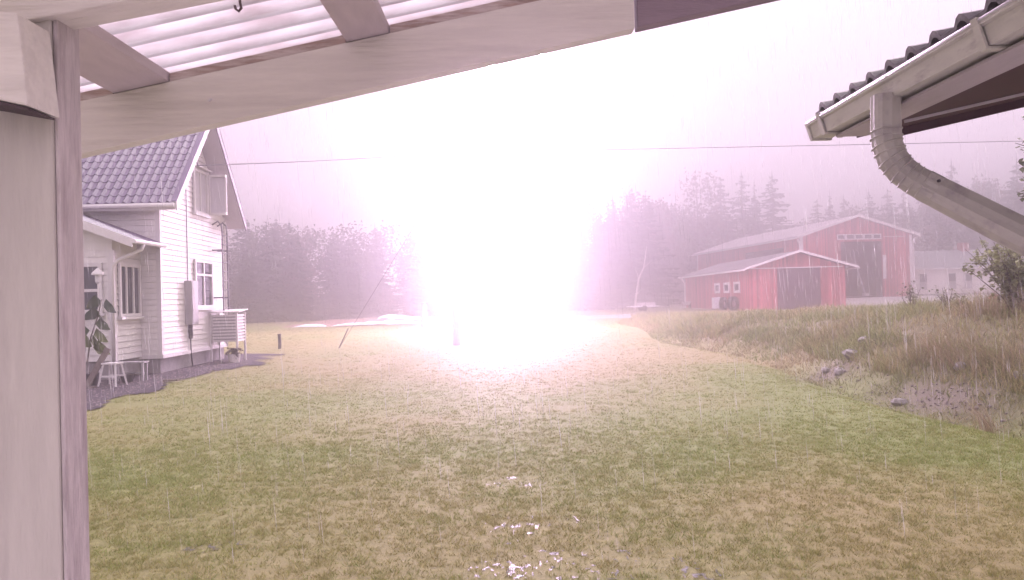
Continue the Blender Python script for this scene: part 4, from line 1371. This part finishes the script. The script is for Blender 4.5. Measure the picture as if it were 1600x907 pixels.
# ------------------------------------------------------------------ trees
def spruce_geo(height, rad, seed, n_whorl=46, per=7):
    r = np.random.default_rng(seed)
    V, T, C = [], [], []
    for w in range(n_whorl):
        t = w / (n_whorl - 1)
        z0 = height * (0.06 + 0.94 * t)
        br = rad * (1 - t) ** 0.85 * (0.8 + 0.4 * r.random()) + 0.06
        m = max(3, int(per * (1 - 0.5 * t)))
        a0 = r.random() * 6.28
        for k in range(m):
            a = a0 + 6.283 * k / m + r.normal() * 0.25
            L = br * (0.65 + 0.5 * r.random())
            zj = z0
            z0 = min(height * 0.985, zj + r.normal() * height * 0.022)
            dx, dy = math.cos(a), math.sin(a)
            segs = max(2, int(L / 0.38))
            for s in range(segs):
                u0, u1 = s / segs, (s + 1.25) / segs
                x0, x1 = L * u0, L * u1
                zz0 = z0 - 0.22 * L * u0 ** 1.0 + 0.12 * L * u0 * u0
                zz1 = z0 - 0.22 * L * u1 + 0.12 * L * u1 * u1 - 0.05
                wd = (0.16 + 0.20 * (1 - u0) * min(1, L)) * (0.7 + 0.6 * r.random())
                dr = 0.15 + 0.3 * r.random()
                i = len(V)
                V += [(x0 * dx, x0 * dy, zz0), (x1 * dx, x1 * dy, zz1), ((x0 + x1) / 2 * dx - dy * wd, (x0 + x1) / 2 * dy + dx * wd, (zz0 + zz1) / 2 - dr * 0.6),
                      ((x0 + x1) / 2 * dx + dy * wd, (x0 + x1) / 2 * dy - dx * wd, (zz0 + zz1) / 2 - dr * 0.6)]
                T += [(i, i + 1, i + 2), (i, i + 1, i + 3)]
                g = 0.82 + 0.36 * r.random()
                C += [(0.085 * g, 0.092 * g, 0.072 * g)] * 4
            z0 = zj
    i = len(V)
    V += [(0.05, 0, height * 0.95), (-0.05, 0, height * 0.95), (0, 0, height * 1.05)]
    T += [(i, i + 1, i + 2)]
    C += [(0.036, 0.052, 0.034)] * 3
    return np.array(V), np.array(T), np.array(C)


def crown_geo(height, rad, seed, n=1700, tint=(0.07, 0.085, 0.04), base=0.12, leaf=0.36):
    """broadleaf crown: leaf clumps gathered round random limb ends inside an uneven volume"""
    r = np.random.default_rng(seed)
    nl = 26
    cz = base + (1 - base) * r.random(nl) ** 0.9
    prof = np.sin(np.pi * np.clip((cz - base) / (1.02 - base), 0, 1)) ** 0.6
    a = r.random(nl) * 6.283
    rr = rad * prof * (0.35 + 0.65 * np.sqrt(r.random(nl)))
    cen = np.stack([rr * np.cos(a), rr * np.sin(a), cz * height], 1)
    pick = r.integers(0, nl, n)
    P = cen[pick] + r.normal(size=(n, 3)) * np.array([rad * 0.2, rad * 0.2, height * 0.05])
    d1 = r.normal(size=(n, 3))
    d1 /= np.linalg.norm(d1, axis=1)[:, None]
    d2 = r.normal(size=(n, 3))
    d2 = np.cross(d1, d2)
    d2 /= np.linalg.norm(d2, axis=1)[:, None] + 1e-6
    s = leaf * (0.6 + 0.8 * r.random(n))[:, None]
    V = np.stack([P - d1 * s * 0.5, P + d1 * s * 0.5, P + d2 * s * 0.6], 1).reshape(-1, 3)
    T = np.arange(n * 3).reshape(-1, 3)
    g = (0.85 + 0.3 * r.random(n)) * (0.85 + 0.3 * r.random(nl))[pick]
    C = np.repeat(np.array(tint)[None, :] * g[:, None], 3, 0)
    return V, T, C


SPR = [spruce_geo(10.0, 2.35 + 0.3 * (k % 3), 100 + k) for k in range(4)]
CRO = [crown_geo(10.0, 2.4, 200 + k, tint=((0.13, 0.13, 0.09), (0.17, 0.125, 0.11), (0.115, 0.125, 0.085))[k]) for k in range(3)]

# the wood as one mass
random.seed(11)
edge = [(-75, 96), (-48, 84), (-30, 79), (-18, 82), (-6, 88), (4, 94), (14, 101), (22, 118), (30, 138), (48, 142), (70, 130), (95, 110), (125, 96)]
eh = [12, 12, 11.5, 10.6, 10.5, 12.0, 14.5, 16.0, 16.5, 13.0, 17.5, 20, 22]
FV, FT, FC = [], [], []
off = 0


def put(geo, x, y, s, wz, rot, dark=1.0):
    global off
    V, T, C = geo
    c, s_ = math.cos(rot), math.sin(rot)
    P = np.stack([(V[:, 0] * c - V[:, 1] * s_) * s * wz + x, (V[:, 0] * s_ + V[:, 1] * c) * s * wz + y, V[:, 2] * s + h(x, y) - 0.1], 1)
    FV.append(P)
    FT.append(T + off)
    FC.append(C * dark)
    off += len(V)


for i in range(len(edge) - 1):
    (xa_, ya_), (xb_, yb_) = edge[i], edge[i + 1]
    Ls = math.hypot(xb_ - xa_, yb_ - ya_)
    for row in range(4):
        n = int(Ls / (1.7 + row * 0.7))
        for k in range(n):
            t = (k + random.random()) / n
            x = xa_ + (xb_ - xa_) * t + random.uniform(-0.8, 0.8)
            y = ya_ + (yb_ - ya_) * t + row * 3.5 + random.uniform(-1.2, 1.2)
            hh = (eh[i] + (eh[i + 1] - eh[i]) * t) * random.uniform(0.74, 1.0)
            spr = random.random() < (0.55 if i < 5 else 0.75)
            g = SPR[random.randrange(4)] if spr else CRO[random.randrange(3)]
            put(g, x, y, hh / 10.0, random.uniform(0.85, 1.15) * (10.0 / hh) ** 0.35, random.uniform(0, 6.28))
    n = int(Ls / 2.2)
    for k in range(n):                       # undergrowth closing the foot of the wood
        t = (k + random.random()) / n
        x = xa_ + (xb_ - xa_) * t
        y = ya_ + (yb_ - ya_) * t - 1.2 + random.uniform(-1, 1.5)
        put(CRO[random.randrange(3)], x, y, random.uniform(0.22, 0.42), 1.5, random.uniform(0, 6.28))
forest = link('forest', np_mesh('forest', np.concatenate(FV), np.concatenate(FT), M['needle'], np.concatenate(FC)))
tag(forest, 'dense hazy mixed wood of spruce and birch closing the far edge of the farm', 'forest', kind='stuff')

spr_me = [np_mesh('crown', *SPR[k][:2], M['needle'], SPR[k][2]) for k in range(4)]
cro_me = [np_mesh('crown', *CRO[k][:2], M['needle'], CRO[k][2]) for k in range(3)]
trunk_me = MB().tube([(0, 0, -0.3), (0, 0, 4), (0, 0, 9.4)], [0.16, 0.12, 0.03], 7).mesh('trunk', M['bark'])


def tree(px, py, Y, kind, k, label, width=1.0):
    """one tree of its own whose tip the photograph shows at (px, py)"""
    p = at(px, py, Y)
    zb = h(p.x, p.y)
    hh = p.z - zb
    o = tag(empty('spruce_tree' if kind == 's' else 'birch_tree', (p.x, p.y, zb - 0.1), random.uniform(0, 6.28)), label, 'tree', 'trees standing out of the wood')
    s = hh / 10.3
    c = link('crown', (spr_me if kind == 's' else cro_me)[k], o)
    c.scale = (s * width * 1.1, s * width * 1.1, s)
    t = link('trunk', trunk_me, o)
    t.scale = (s, s, s)
    return o


tree(416, 344, 78, 's', 0, 'broad spruce standing just right of the white house roof end', 1.25)
tree(464, 357, 79, 's', 1, 'narrow spruce poking out of the wood, second from the white house')
tree(544, 366, 80, 's', 2, 'small spruce tip left of the white flash', 0.9)
tree(984, 296, 98, 's', 3, 'spruce fading into the right side of the flash', 1.2)
tree(1008, 296, 100, 's', 1, 'second spruce from the flash, above the leaning birch', 1.1)
tree(1088, 276, 134, 'b', 1, 'pinkish rounded tree left of the tall spruces behind the barn', 0.95)
tree(1125, 268, 136, 's', 2, 'slim pointed spruce beside the pinkish rounded tree', 0.8)
tree(1158, 265, 137, 's', 0, 'tall pointed spruce in the middle of the group behind the low barn', 1.0)
tree(1178, 280, 139, 's', 3, 'short spruce tip between the two tallest behind the barn', 0.7)
tree(1206, 266, 136, 's', 1, 'widest tall spruce at the right end of the group behind the barn roof', 1.3)
tree(1276, 305, 146, 's', 2, 'leftmost of three small spruces above the barn roof slope', 0.9)
tree(1296, 298, 146, 's', 3, 'middle of three small spruces above the barn roof slope', 0.8)
tree(1318, 303, 146, 's', 0, 'rightmost of three small spruces above the barn roof slope', 1.0)
tree(1357, 292, 146, 's', 1, 'spruce right behind the ridge of the large red barn', 1.0)
tree(1386, 288, 142, 's', 2, 'pointed spruce above the right roof slope of the large barn', 0.9)
tree(1411, 294, 140, 's', 3, 'spruce above the right eave of the large barn', 0.95)
tree(1486, 248, 122, 's', 0, 'tall spruce showing just above the slanting downpipe', 1.0)
tree(1552, 282, 124, 's', 1, 'spruce between the downpipe and the right edge', 1.0)
tree(1588, 246, 112, 's', 2, 'tallest spruce at the right edge under the dark eave', 1.2)


# ------------------------------------------------------------------ shrubs and the young tree at the right edge
def shrub(name, loc, hh, rad, nst, nleaf, leaf, tint, label, cat, seed):
    random.seed(seed)
    o = tag(empty(name, loc), label, cat)
    tips = []
    for k in range(nst):
        a = random.uniform(0, 6.28)
        rr = rad * random.uniform(0.2, 1.0)
        H_ = hh * random.uniform(0.55, 1.0)
        pts = [Vector((0.04 * math.cos(a), 0.04 * math.sin(a), -0.05))]
        for s in (0.35, 0.7, 1.0):
            pts.append(Vector((rr * s ** 1.3 * math.cos(a) + random.uniform(-.05, .05), rr * s ** 1.3 * math.sin(a) + random.uniform(-.05, .05), H_ * s)))
        MB().tube(pts, [0.012, 0.01, 0.007, 0.003], 5).build('stem', M['bark'], o)
        for j in range(12):
            t = random.uniform(0.25, 1.0) * 3
            i = min(2, int(t))
            q = pts[i].lerp(pts[i + 1], t - i)
            tips.append(q + Vector((random.uniform(-1, 1), random.uniform(-1, 1), random.uniform(-1, 1))) * 0.11)
    random.shuffle(tips)
    V, T, C = leafy(nleaf, tips, leaf, tint, 0.4, 0.2)
    f = link('foliage', np_mesh('foliage', V, T, M['leaf'], C), o)
    f['kind'] = 'stuff'
    return o


q = at(1590, 496, 14.0)
shrub('leafy_shrub', (q.x, q.y, h(q.x, q.y)), 1.45, 0.9, 46, 4200, 0.085, (0.30, 0.31, 0.16), 'leafy green shrub on the bank at the right edge of the picture', 'shrub', 5)
q = at(1425, 500, 20.0)
shrub('sapling', (q.x, q.y, h(q.x, q.y)), 0.85, 0.3, 8, 170, 0.075, (0.15, 0.15, 0.085), 'thin sapling on the bank in front of the large barn corner', 'shrub', 6)
q = at(1485, 500, 17.0)
shrub('sapling', (q.x, q.y, h(q.x, q.y)), 0.62, 0.3, 8, 170, 0.07, (0.15, 0.15, 0.085), 'low sapling on the bank in front of the white outbuilding', 'shrub', 8)
q = at(1632, 470, 9.0)
yt = tag(empty('young_aspen', (q.x, q.y, h(q.x, q.y))), 'leafy twig of a young tree reaching in at the right edge', 'tree')
th = at(1632, 170, 9.0).z - yt.location.z
MB().tube([(0, 0, -0.1), (0.05, 0, th * 0.5), (0.0, 0, th)], [0.045, 0.035, 0.01], 7).build('trunk', M['bark'], yt)
random.seed(21)
tips = []
for k in range(14):
    zz = th * random.uniform(0.72, 1.0)
    a = random.uniform(2.2, 4.4)
    L = random.uniform(0.15, 0.38)
    e = (L * math.cos(a), L * math.sin(a) * 0.5, zz + L * 0.4)
    MB().tube([(0.02, 0, zz), e], [0.008, 0.003], 5).build('limb', M['bark'], yt)
    for s in (0.5, 0.7, 0.85, 1.0):
        tips.append((e[0] * s + random.uniform(-.04, .04), e[1] * s, zz + L * 0.4 * s + random.uniform(-.05, .05)))
V, T, C = leafy(110, tips, 0.07, (0.17, 0.18, 0.11), 0.35, 0.3)
f_ = link('foliage', np_mesh('foliage', V, T, M['leaf'], C), yt)
f_['kind'] = 'stuff'


# ------------------------------------------------------------------ grass
def blades(P, hgt, wid, lean, colr, seg=1, curl=0.5, dirbias=None):
    """one mesh of grass blades: seg=1 gives single triangles, seg>1 curved strips"""
    n = len(P)
    a = rng.random(n) * 6.283
    if dirbias is not None:
        a = dirbias[0] + rng.normal(size=n) * dirbias[1]
    d = np.stack([np.cos(a), np.sin(a), np.zeros(n)], 1)
    fa = rng.random(n) * 6.283
    sdir = np.stack([np.cos(fa), np.sin(fa), np.zeros(n)], 1)
    rows = []
    for s in range(seg + 1):
        t = s / seg
        c = P + d * (lean * hgt * (t ** (1 + curl)))[:, None]
        c[:, 2] += hgt * (t - 0.35 * np.clip(lean, 0, 2) * t * t)
        w = (wid * (1 - t) ** 0.7 * 0.5)[:, None]
        if s < seg:
            rows += [c - sdir * w, c + sdir * w]
        else:
            rows += [c]
    V = np.stack(rows, 1)
    k = V.shape[1]
    base = (np.arange(n) * k)[:, None]
    tr_ = []
    for s in range(seg - 1):
        tr_ += [[2 * s, 2 * s + 1, 2 * s + 3], [2 * s, 2 * s + 3, 2 * s + 2]]
    tr_ += [[2 * seg - 2, 2 * seg - 1, 2 * seg]]
    T = (base[:, None, :] + np.array(tr_)[None, :, :]).reshape(-1, 3)
    C = np.repeat(colr, k, 0)
    return V.reshape(-1, 3), T, C


def frustum_pts(n, y0, y1, pw=1.0, xm0=-99, xm1=99):
    u = rng.random(n)
    y = (y0 ** pw + u * (y1 ** pw - y0 ** pw)) ** (1 / pw)
    x = (rng.random(n) * 2 - 1) * (0.72 * y + 0.9)
    k = (x > xm0) & (x < xm1)
    return x[k], y[k]


def hush(x, y):
    """where turf does not grow: gravel border, house, ditch rubble"""
    g = (x < -7.3) & (y > 14.2) & (y < 26)
    g |= (x < -7.2 - (13.4 - y) * 2.2) & (y > 9.5) & (y <= 14.2)
    return g


GV, GT, GC = [], [], []
goff = 0
# tufts: every tuft has its own green or straw tone, its blades lean out from its middle
for (n, m, y0, y1, f0, f1, hmin, hmax, w, sp) in ((64000, 14, 4.0, 12.0, 4.1, 8.0, 0.012, 0.052, 0.0056, 0.032), (45000, 10, 8.0, 23.0, 12.0, 16.0, 0.012, 0.050, 0.0085, 0.05), (23000, 9, 16.0, 46.0, 23.0, 37.0, 0.014, 0.05, 0.017, 0.09), (9000, 7, 37, 60, 46, 57, 0.015, 0.05, 0.034, 0.15)):
    x, y = frustum_pts(n, y0, y1, 1.6)
    keep = (x < bank_toe(y) + 0.25) & ~hush(x, y)
    dens = 0.7 + 0.3 * sstep(0.32, 0.6, vnoise(x, y, 0.22 + 0.01 * y0, 80))
    bare = np.exp(-(((x - 0.35) / 0.85) ** 2 + ((y - 5.1) / 0.6) ** 2)) * 0.5 + np.exp(-(((x + 0.05) / 0.4) ** 2 + ((y - 7.5) / 0.4) ** 2)) * 0.5
    keep &= rng.random(len(x)) < dens * (1 - bare) * sstep(y0, f0, y) * sstep(y1, f1, y)
    x, y = x[keep], y[keep]
    nt = len(x)
    t = np.clip(lawn_tone(x, y) + rng.normal(size=nt) * 0.30 + (vnoise(x, y, 0.45, 61) - 0.5) * 0.7, 0, 1)
    size = 0.45 + 0.8 * rng.random(nt) ** 2 + 0.5 * t * rng.random(nt)
    tc_ol = mix3((0.315, 0.28, 0.105), (0.25, 0.30, 0.082), t) * (0.86 + 0.28 * rng.random(nt))[:, None]
    a = rng.random((nt, m)) * 6.283
    r_ = np.sqrt(rng.random((nt, m))) * sp * size[:, None]
    X_ = (x[:, None] + r_ * np.cos(a)).ravel()
    Y_ = (y[:, None] + r_ * np.sin(a)).ravel()
    hg = ((hmin + (hmax - hmin) * rng.random((nt, m))) * size[:, None]).ravel()
    c = np.repeat(tc_ol, m, 0)
    nb2 = len(X_)
    pale = (rng.random(nb2) < 0.12)[:, None]
    c = np.where(pale, np.array([0.42, 0.36, 0.19])[None, :], c) * (0.8 + 0.4 * rng.random(nb2))[:, None]
    P = np.stack([X_, Y_, H(X_, Y_) - 0.004], 1)
    V, T, C = blades(P, hg, np.full(nb2, w), 0.35 + 0.7 * rng.random(nb2), c, 1, 0.5, (a.ravel(), 0.5))
    GV.append(V)
    GT.append(T + goff)
    GC.append(C)
    goff += len(V)
grass = link('lawn_grass', np_mesh('lawn_grass', np.concatenate(GV), np.concatenate(GT), M['blade'], np.concatenate(GC)))
tag(grass, 'short wet olive and brown lawn grass', 'grass', kind='stuff')

# weeds on the bank
WV, WT, WC = [], [], []
woff = 0


def weeds(x, y, hg, wd, lean, c, seg=3, curl=0.8, bias=None):
    global woff
    P = np.stack([x, y, H(x, y) - 0.02], 1)
    V, T, C = blades(P, hg, wd, lean, c, seg, curl, bias)
    WV.append(V)
    WT.append(T + woff)
    WC.append(C)
    woff += len(V)


n = 130000
y = (6 + 54 * rng.random(n) ** 1.3)
x = bank_toe(y) + 0.7 + rng.random(n) ** 1.2 * np.clip(0.5 * y, 6, 26)
cl = vnoise(x, y, 1.4, 90)
k = rng.random(n) < 0.4 + 0.9 * sstep(0.3, 0.6, cl)
x, y, cl = x[k], y[k], cl[k]
n = len(x)
c = mix3((0.38, 0.315, 0.18), (0.25, 0.285, 0.11), np.clip(vnoise(x, y, 2.2, 12) * 1.4 - 0.2 + rng.normal(size=n) * 0.25, 0, 1)) * (0.65 + 0.7 * rng.random(n))[:, None]
weeds(x, y, (0.12 + 0.32 * rng.random(n)) * (0.5 + cl) , 0.008 + 0.0009 * y, 0.2 + 0.8 * rng.random(n), c)
# long drooping grass on the near bank
n = 9000
y = 8.5 + 6.5 * rng.random(n)
x = bank_toe(y) + 0.9 + rng.random(n) * 3.2
tuft = vnoise(x, y, 0.8, 14)
k = rng.random(n) < sstep(0.35, 0.6, tuft)
x, y = x[k], y[k]
n = len(x)
c = mix3((0.38, 0.27, 0.21), (0.27, 0.25, 0.13), rng.random(n)) * (0.6 + 0.8 * rng.random(n))[:, None]
weeds(x, y, 0.35 + 0.5 * rng.random(n), np.full(n, 0.007), 0.6 + 0.7 * rng.random(n), c, 5, 1.0, (R(215), 0.6))
# the pale arching tuft at the foot of the bank
n = 60
q = at(1545, 652, 10.0)
x = q.x + rng.normal(size=n) * 0.05
y = q.y + rng.normal(size=n) * 0.05
c = np.tile(np.array([[0.36, 0.28, 0.20]]), (n, 1)) * (0.8 + 0.4 * rng.random(n))[:, None]
weeds(x, y, 0.35 + 0.3 * rng.random(n), np.full(n, 0.007), 0.3 + 0.5 * rng.random(n), c, 5, 1.0, (R(175), 0.35))
# lower weeds down to the edge of the lawn, thin where the rubble lies
n = 42000
y = 7 + 50 * rng.random(n) ** 1.4
x = bank_toe(y) - 0.2 + rng.random(n) * 1.7
bare = np.clip(np.exp(-((y - 12.0) / 1.9) ** 2) + np.exp(-((y - 16.5) / 0.9) ** 2), 0, 1) * np.exp(-((x - bank_toe(y) - 0.35) / 0.6) ** 2)
k = rng.random(n) < (0.35 + 0.65 * sstep(0.4, 0.65, vnoise(x, y, 0.6, 15))) * (1 - 0.35 * bare)
x, y = x[k], y[k]
n = len(x)
c = mix3((0.34, 0.275, 0.16), (0.22, 0.255, 0.095), np.clip(vnoise(x, y, 1.6, 18) * 1.3 - 0.1 + rng.normal(size=n) * 0.25, 0, 1)) * (0.6 + 0.8 * rng.random(n))[:, None]
weeds(x, y, (0.07 + 0.2 * rng.random(n)) * (0.6 + 0.5 * sstep(0, 1.2, x - bank_toe(y))), 0.006 + 0.0008 * y, 0.3 + 0.8 * rng.random(n), c)
weed = link('bank_weeds', np_mesh('bank_weeds', np.concatenate(WV), np.concatenate(WT), M['blade'], np.concatenate(WC)))
tag(weed, 'rough dry grass and weeds covering the bank on the right', 'weeds', kind='stuff')


# ------------------------------------------------------------------ stones in the ditch
def stone_mesh(seed):
    r = random.Random(seed)
    vs, fs = [], []
    n, m = 7, 4
    for i in range(m + 1):
        ph = math.pi * i / m
        for k in range(n):
            a = 2 * math.pi * k / n
            rr = r.uniform(0.75, 1.15)
            vs.append((math.sin(ph) * math.cos(a) * rr, math.sin(ph) * math.sin(a) * rr * 0.8, math.cos(ph) * 0.6 * r.uniform(0.8, 1.1)))
    for i in range(m):
        for k in range(n):
            fs.append((i * n + k, (i + 1) * n + k, (i + 1) * n + (k + 1) % n, i * n + (k + 1) % n))
    return MB().add(vs, fs).mesh('stone', M['stone'], False)


SM = [stone_mesh(k) for k in range(5)]
big = [(1332, 566, 16.5, 0.20, 'largest pale stone at the foot of the bank, below the low barn'),
       (1312, 578, 16.0, 0.15, 'dark stone left of the largest stone at the foot of the bank'),
       (1350, 560, 17.0, 0.16, 'grey stone just right of the largest stone at the foot of the bank'),
       (1290, 570, 16.8, 0.13, 'leftmost grey stone at the start of the bank'),
       (1405, 612, 12.6, 0.14, 'bluish stone in the bare patch of the ditch'),
       (1502, 602, 12.6, 0.12, 'stone at the upper rim of the bare patch in the ditch'),
       (1592, 622, 11.2, 0.13, 'pale stone at the right edge below the drooping grass')]
random.seed(31)
for i, (px, py, Y, s, lab) in enumerate(big):
    q = at(px, py, Y)
    o = tag(link('stone', SM[i % 5]), lab, 'stone', 'stones at the foot of the bank')
    o.location = (q.x, q.y, h(q.x, q.y) + s * 0.25)
    o.scale = (s, s, s)
    o.rotation_euler = (random.uniform(-.3, .3), random.uniform(-.3, .3), random.uniform(0, 6.28))
RV, RT = [], []
roff = 0
random.seed(33)
for k in range(420):
    y = random.gauss(12.0, 1.3) if k % 3 else random.gauss(16.4, 0.6)
    x = float(bank_toe(y)) + random.gauss(0.3, 0.3)
    s = random.uniform(0.008, 0.028) * (1.6 if random.random() < 0.08 else 1)
    me = SM[k % 5]
    v = np.array([tuple(a.co) for a in me.vertices]) * s
    a = random.uniform(0, 6.28)
    v = np.stack([v[:, 0] * math.cos(a) - v[:, 1] * math.sin(a) + x, v[:, 0] * math.sin(a) + v[:, 1] * math.cos(a) + y, v[:, 2] + h(x, y) + s * 0.2], 1)
    RV.append(v)
    RT.append(np.array([tuple(p.vertices) for p in me.polygons]) + roff)
    roff += len(v)
rub = link('rubble', np_mesh('rubble', np.concatenate(RV), np.concatenate(RT), M['rubble'], None, False, 4))
tag(rub, 'loose dark rubble along the foot of the bank', 'rubble', kind='stuff')

GVs, GTs = [], []
goff2 = 0
tv0 = np.array([(1, 0, 0), (-0.5, 0.85, 0), (-0.5, -0.85, 0), (0.1, 0.05, 0.7)])
tt0 = np.array([(0, 1, 3), (1, 2, 3), (2, 0, 3)])
for k in range(5200):
    y = random.uniform(12.5, 25)
    x = random.uniform(-11, -7.1)
    if not bool(hush(np.array([x]), np.array([y]))[0]) or (y > 17.2 and x < -8.4):
        continue
    s = random.uniform(0.008, 0.03)
    a = random.uniform(0, 6.28)
    v = np.stack([(tv0[:, 0] * math.cos(a) - tv0[:, 1] * math.sin(a)) * s + x, (tv0[:, 0] * math.sin(a) + tv0[:, 1] * math.cos(a)) * s + y, tv0[:, 2] * s + h(x, y) + 0.02], 1)
    GVs.append(v)
    GTs.append(tt0 + goff2)
    goff2 += 4
peb = link('gravel_stones', np_mesh('gravel_stones', np.concatenate(GVs), np.concatenate(GTs), M['rubble']))
tag(peb, 'loose grey gravel stones round the foot of the house', 'gravel', kind='stuff')

# ------------------------------------------------------------------ lightning
bm_, bnt, bb_ = nodes_of('lightning')
bnt.nodes.remove(bb_)
em = bnt.nodes.new('ShaderNodeEmission')
em.inputs['Color'].default_value = (1.0, 0.70, 1.0, 1)
em.inputs['Strength'].default_value = BOLT_POWER
bnt.links.new(em.outputs['Emission'], bnt.nodes['Material Output'].inputs['Surface'])
random.seed(41)
bolt = tag(empty('lightning_bolt', (-0.85, 44.0, h(-0.85, 44))), 'blinding white violet lightning bolt striking beside the utility pole', 'lightning')
pts, x, y, z_ = [], 0.0, 0.0, 0.02
while z_ < 44:
    pts.append((x, y, z_))
    z_ += random.uniform(0.5, 1.4)
    x = x * 0.9 + 0.004 * z_ + random.uniform(-0.35, 0.35)
    y = y * 0.9 + random.uniform(-0.3, 0.3)
MB().tube(pts, 0.2, 6).build('channel', bm_, bolt)
for (i0, dx, dy, L) in ((6, 0.5, 0.2, 6), (9, -0.6, 0.1, 7), (16, 0.7, -0.2, 9), (22, -0.5, 0.3, 8)):
    q = Vector(pts[i0])
    br_ = [q.copy()]
    for s in range(L):
        q = q + Vector((dx * random.uniform(0.3, 1.4), dy * random.uniform(-1, 1.4), random.uniform(-0.75, -0.1)))
        br_.append(q.copy())
    MB().tube(br_, list(np.linspace(0.07, 0.02, len(br_))), 5).build('branch', bm_, bolt)

# ------------------------------------------------------------------ rain
n = 16500
yy = (4.2 ** 2 + rng.random(n) * (42 ** 2 - 4.2 ** 2)) ** 0.5
yy = np.where(rng.random(n) < 0.3, 4.2 + rng.random(n) * 10, yy)
xx = (rng.random(n) * 2 - 1) * (0.78 * yy + 0.6)
zz = rng.random(n) * (0.42 * yy + 1.6) + 0.05
keep = ~((xx > EX - 0.3) & (yy < 4.3))
keep &= ~((xx < -7.6) & (yy > 16.8) & (yy < 26))
keep &= (yy < 15) | (rng.random(n) < 0.6)
keep &= zz > H(xx, yy) + 0.05
xx, yy, zz = xx[keep], yy[keep], zz[keep]
n = len(xx)
ln = 0.08 + 0.32 * rng.random(n) ** 1.5
wd = (0.0006 + 0.0014 * rng.random(n) ** 2) + 0.00002 * yy
lean_x = 0.06 - 0.02 * (xx / 10) + rng.normal(size=n) * 0.015
top_ = np.stack([xx - lean_x * ln, yy, zz + ln], 1)
bot = np.stack([xx, yy, zz], 1)
mid_ = bot * 0.6 + top_ * 0.4
rv_ = [top_, bot]
for k in range(3):
    a = 6.283 * k / 3
    rv_.append(mid_ + np.stack([wd * math.cos(a), wd * math.sin(a), np.zeros(n)], 1))
RVv = np.stack(rv_, 1).reshape(-1, 3)
tri = np.array([[0, 2, 3], [0, 3, 4], [0, 4, 2], [1, 3, 2], [1, 4, 3], [1, 2, 4]])
RTt = ((np.arange(n) * 5)[:, None, None] + tri[None]).reshape(-1, 3)
rm, rnt, rb = nodes_of('rain')
rb.inputs['Base Color'].default_value = (0.9, 0.88, 0.9, 1)
rb.inputs['Roughness'].default_value = 0.2
rtr = rnt.nodes.new('ShaderNodeBsdfTranslucent')
rtr.inputs['Color'].default_value = (0.95, 0.93, 0.95, 1)
rmx = rnt.nodes.new('ShaderNodeMixShader')
rmx.inputs['Fac'].default_value = 0.6
rnt.links.new(rb.outputs['BSDF'], rmx.inputs[1])
rnt.links.new(rtr.outputs['BSDF'], rmx.inputs[2])
rtp = rnt.nodes.new('ShaderNodeBsdfTransparent')
rm2 = rnt.nodes.new('ShaderNodeMixShader')
rm2.inputs['Fac'].default_value = 0.55
rnt.links.new(rtp.outputs['BSDF'], rm2.inputs[1])
rnt.links.new(rmx.outputs['Shader'], rm2.inputs[2])
rnt.links.new(rm2.outputs['Shader'], rnt.nodes['Material Output'].inputs['Surface'])
rain = link('rain', np_mesh('rain', RVv, RTt, rm))
tag(rain, 'thin falling threads of heavy rain', 'rain', kind='stuff')

# ------------------------------------------------------------------ rain haze
hm, hnt, hb = nodes_of('haze')
hnt.nodes.remove(hb)
pv = hnt.nodes.new('ShaderNodeVolumePrincipled')
pv.inputs['Color'].default_value = (0.985, 0.95, 0.985, 1)
pv.inputs['Density'].default_value = HAZE_DENSITY
pv.inputs['Anisotropy'].default_value = HAZE_G
hnt.links.new(pv.outputs['Volume'], hnt.nodes['Material Output'].inputs['Volume'])
haze = MB().box((-425, -65, -1.8), (425, 530, 48)).build('haze', hm)
tag(haze, 'pale violet rain haze filling the air', 'haze', kind='stuff')
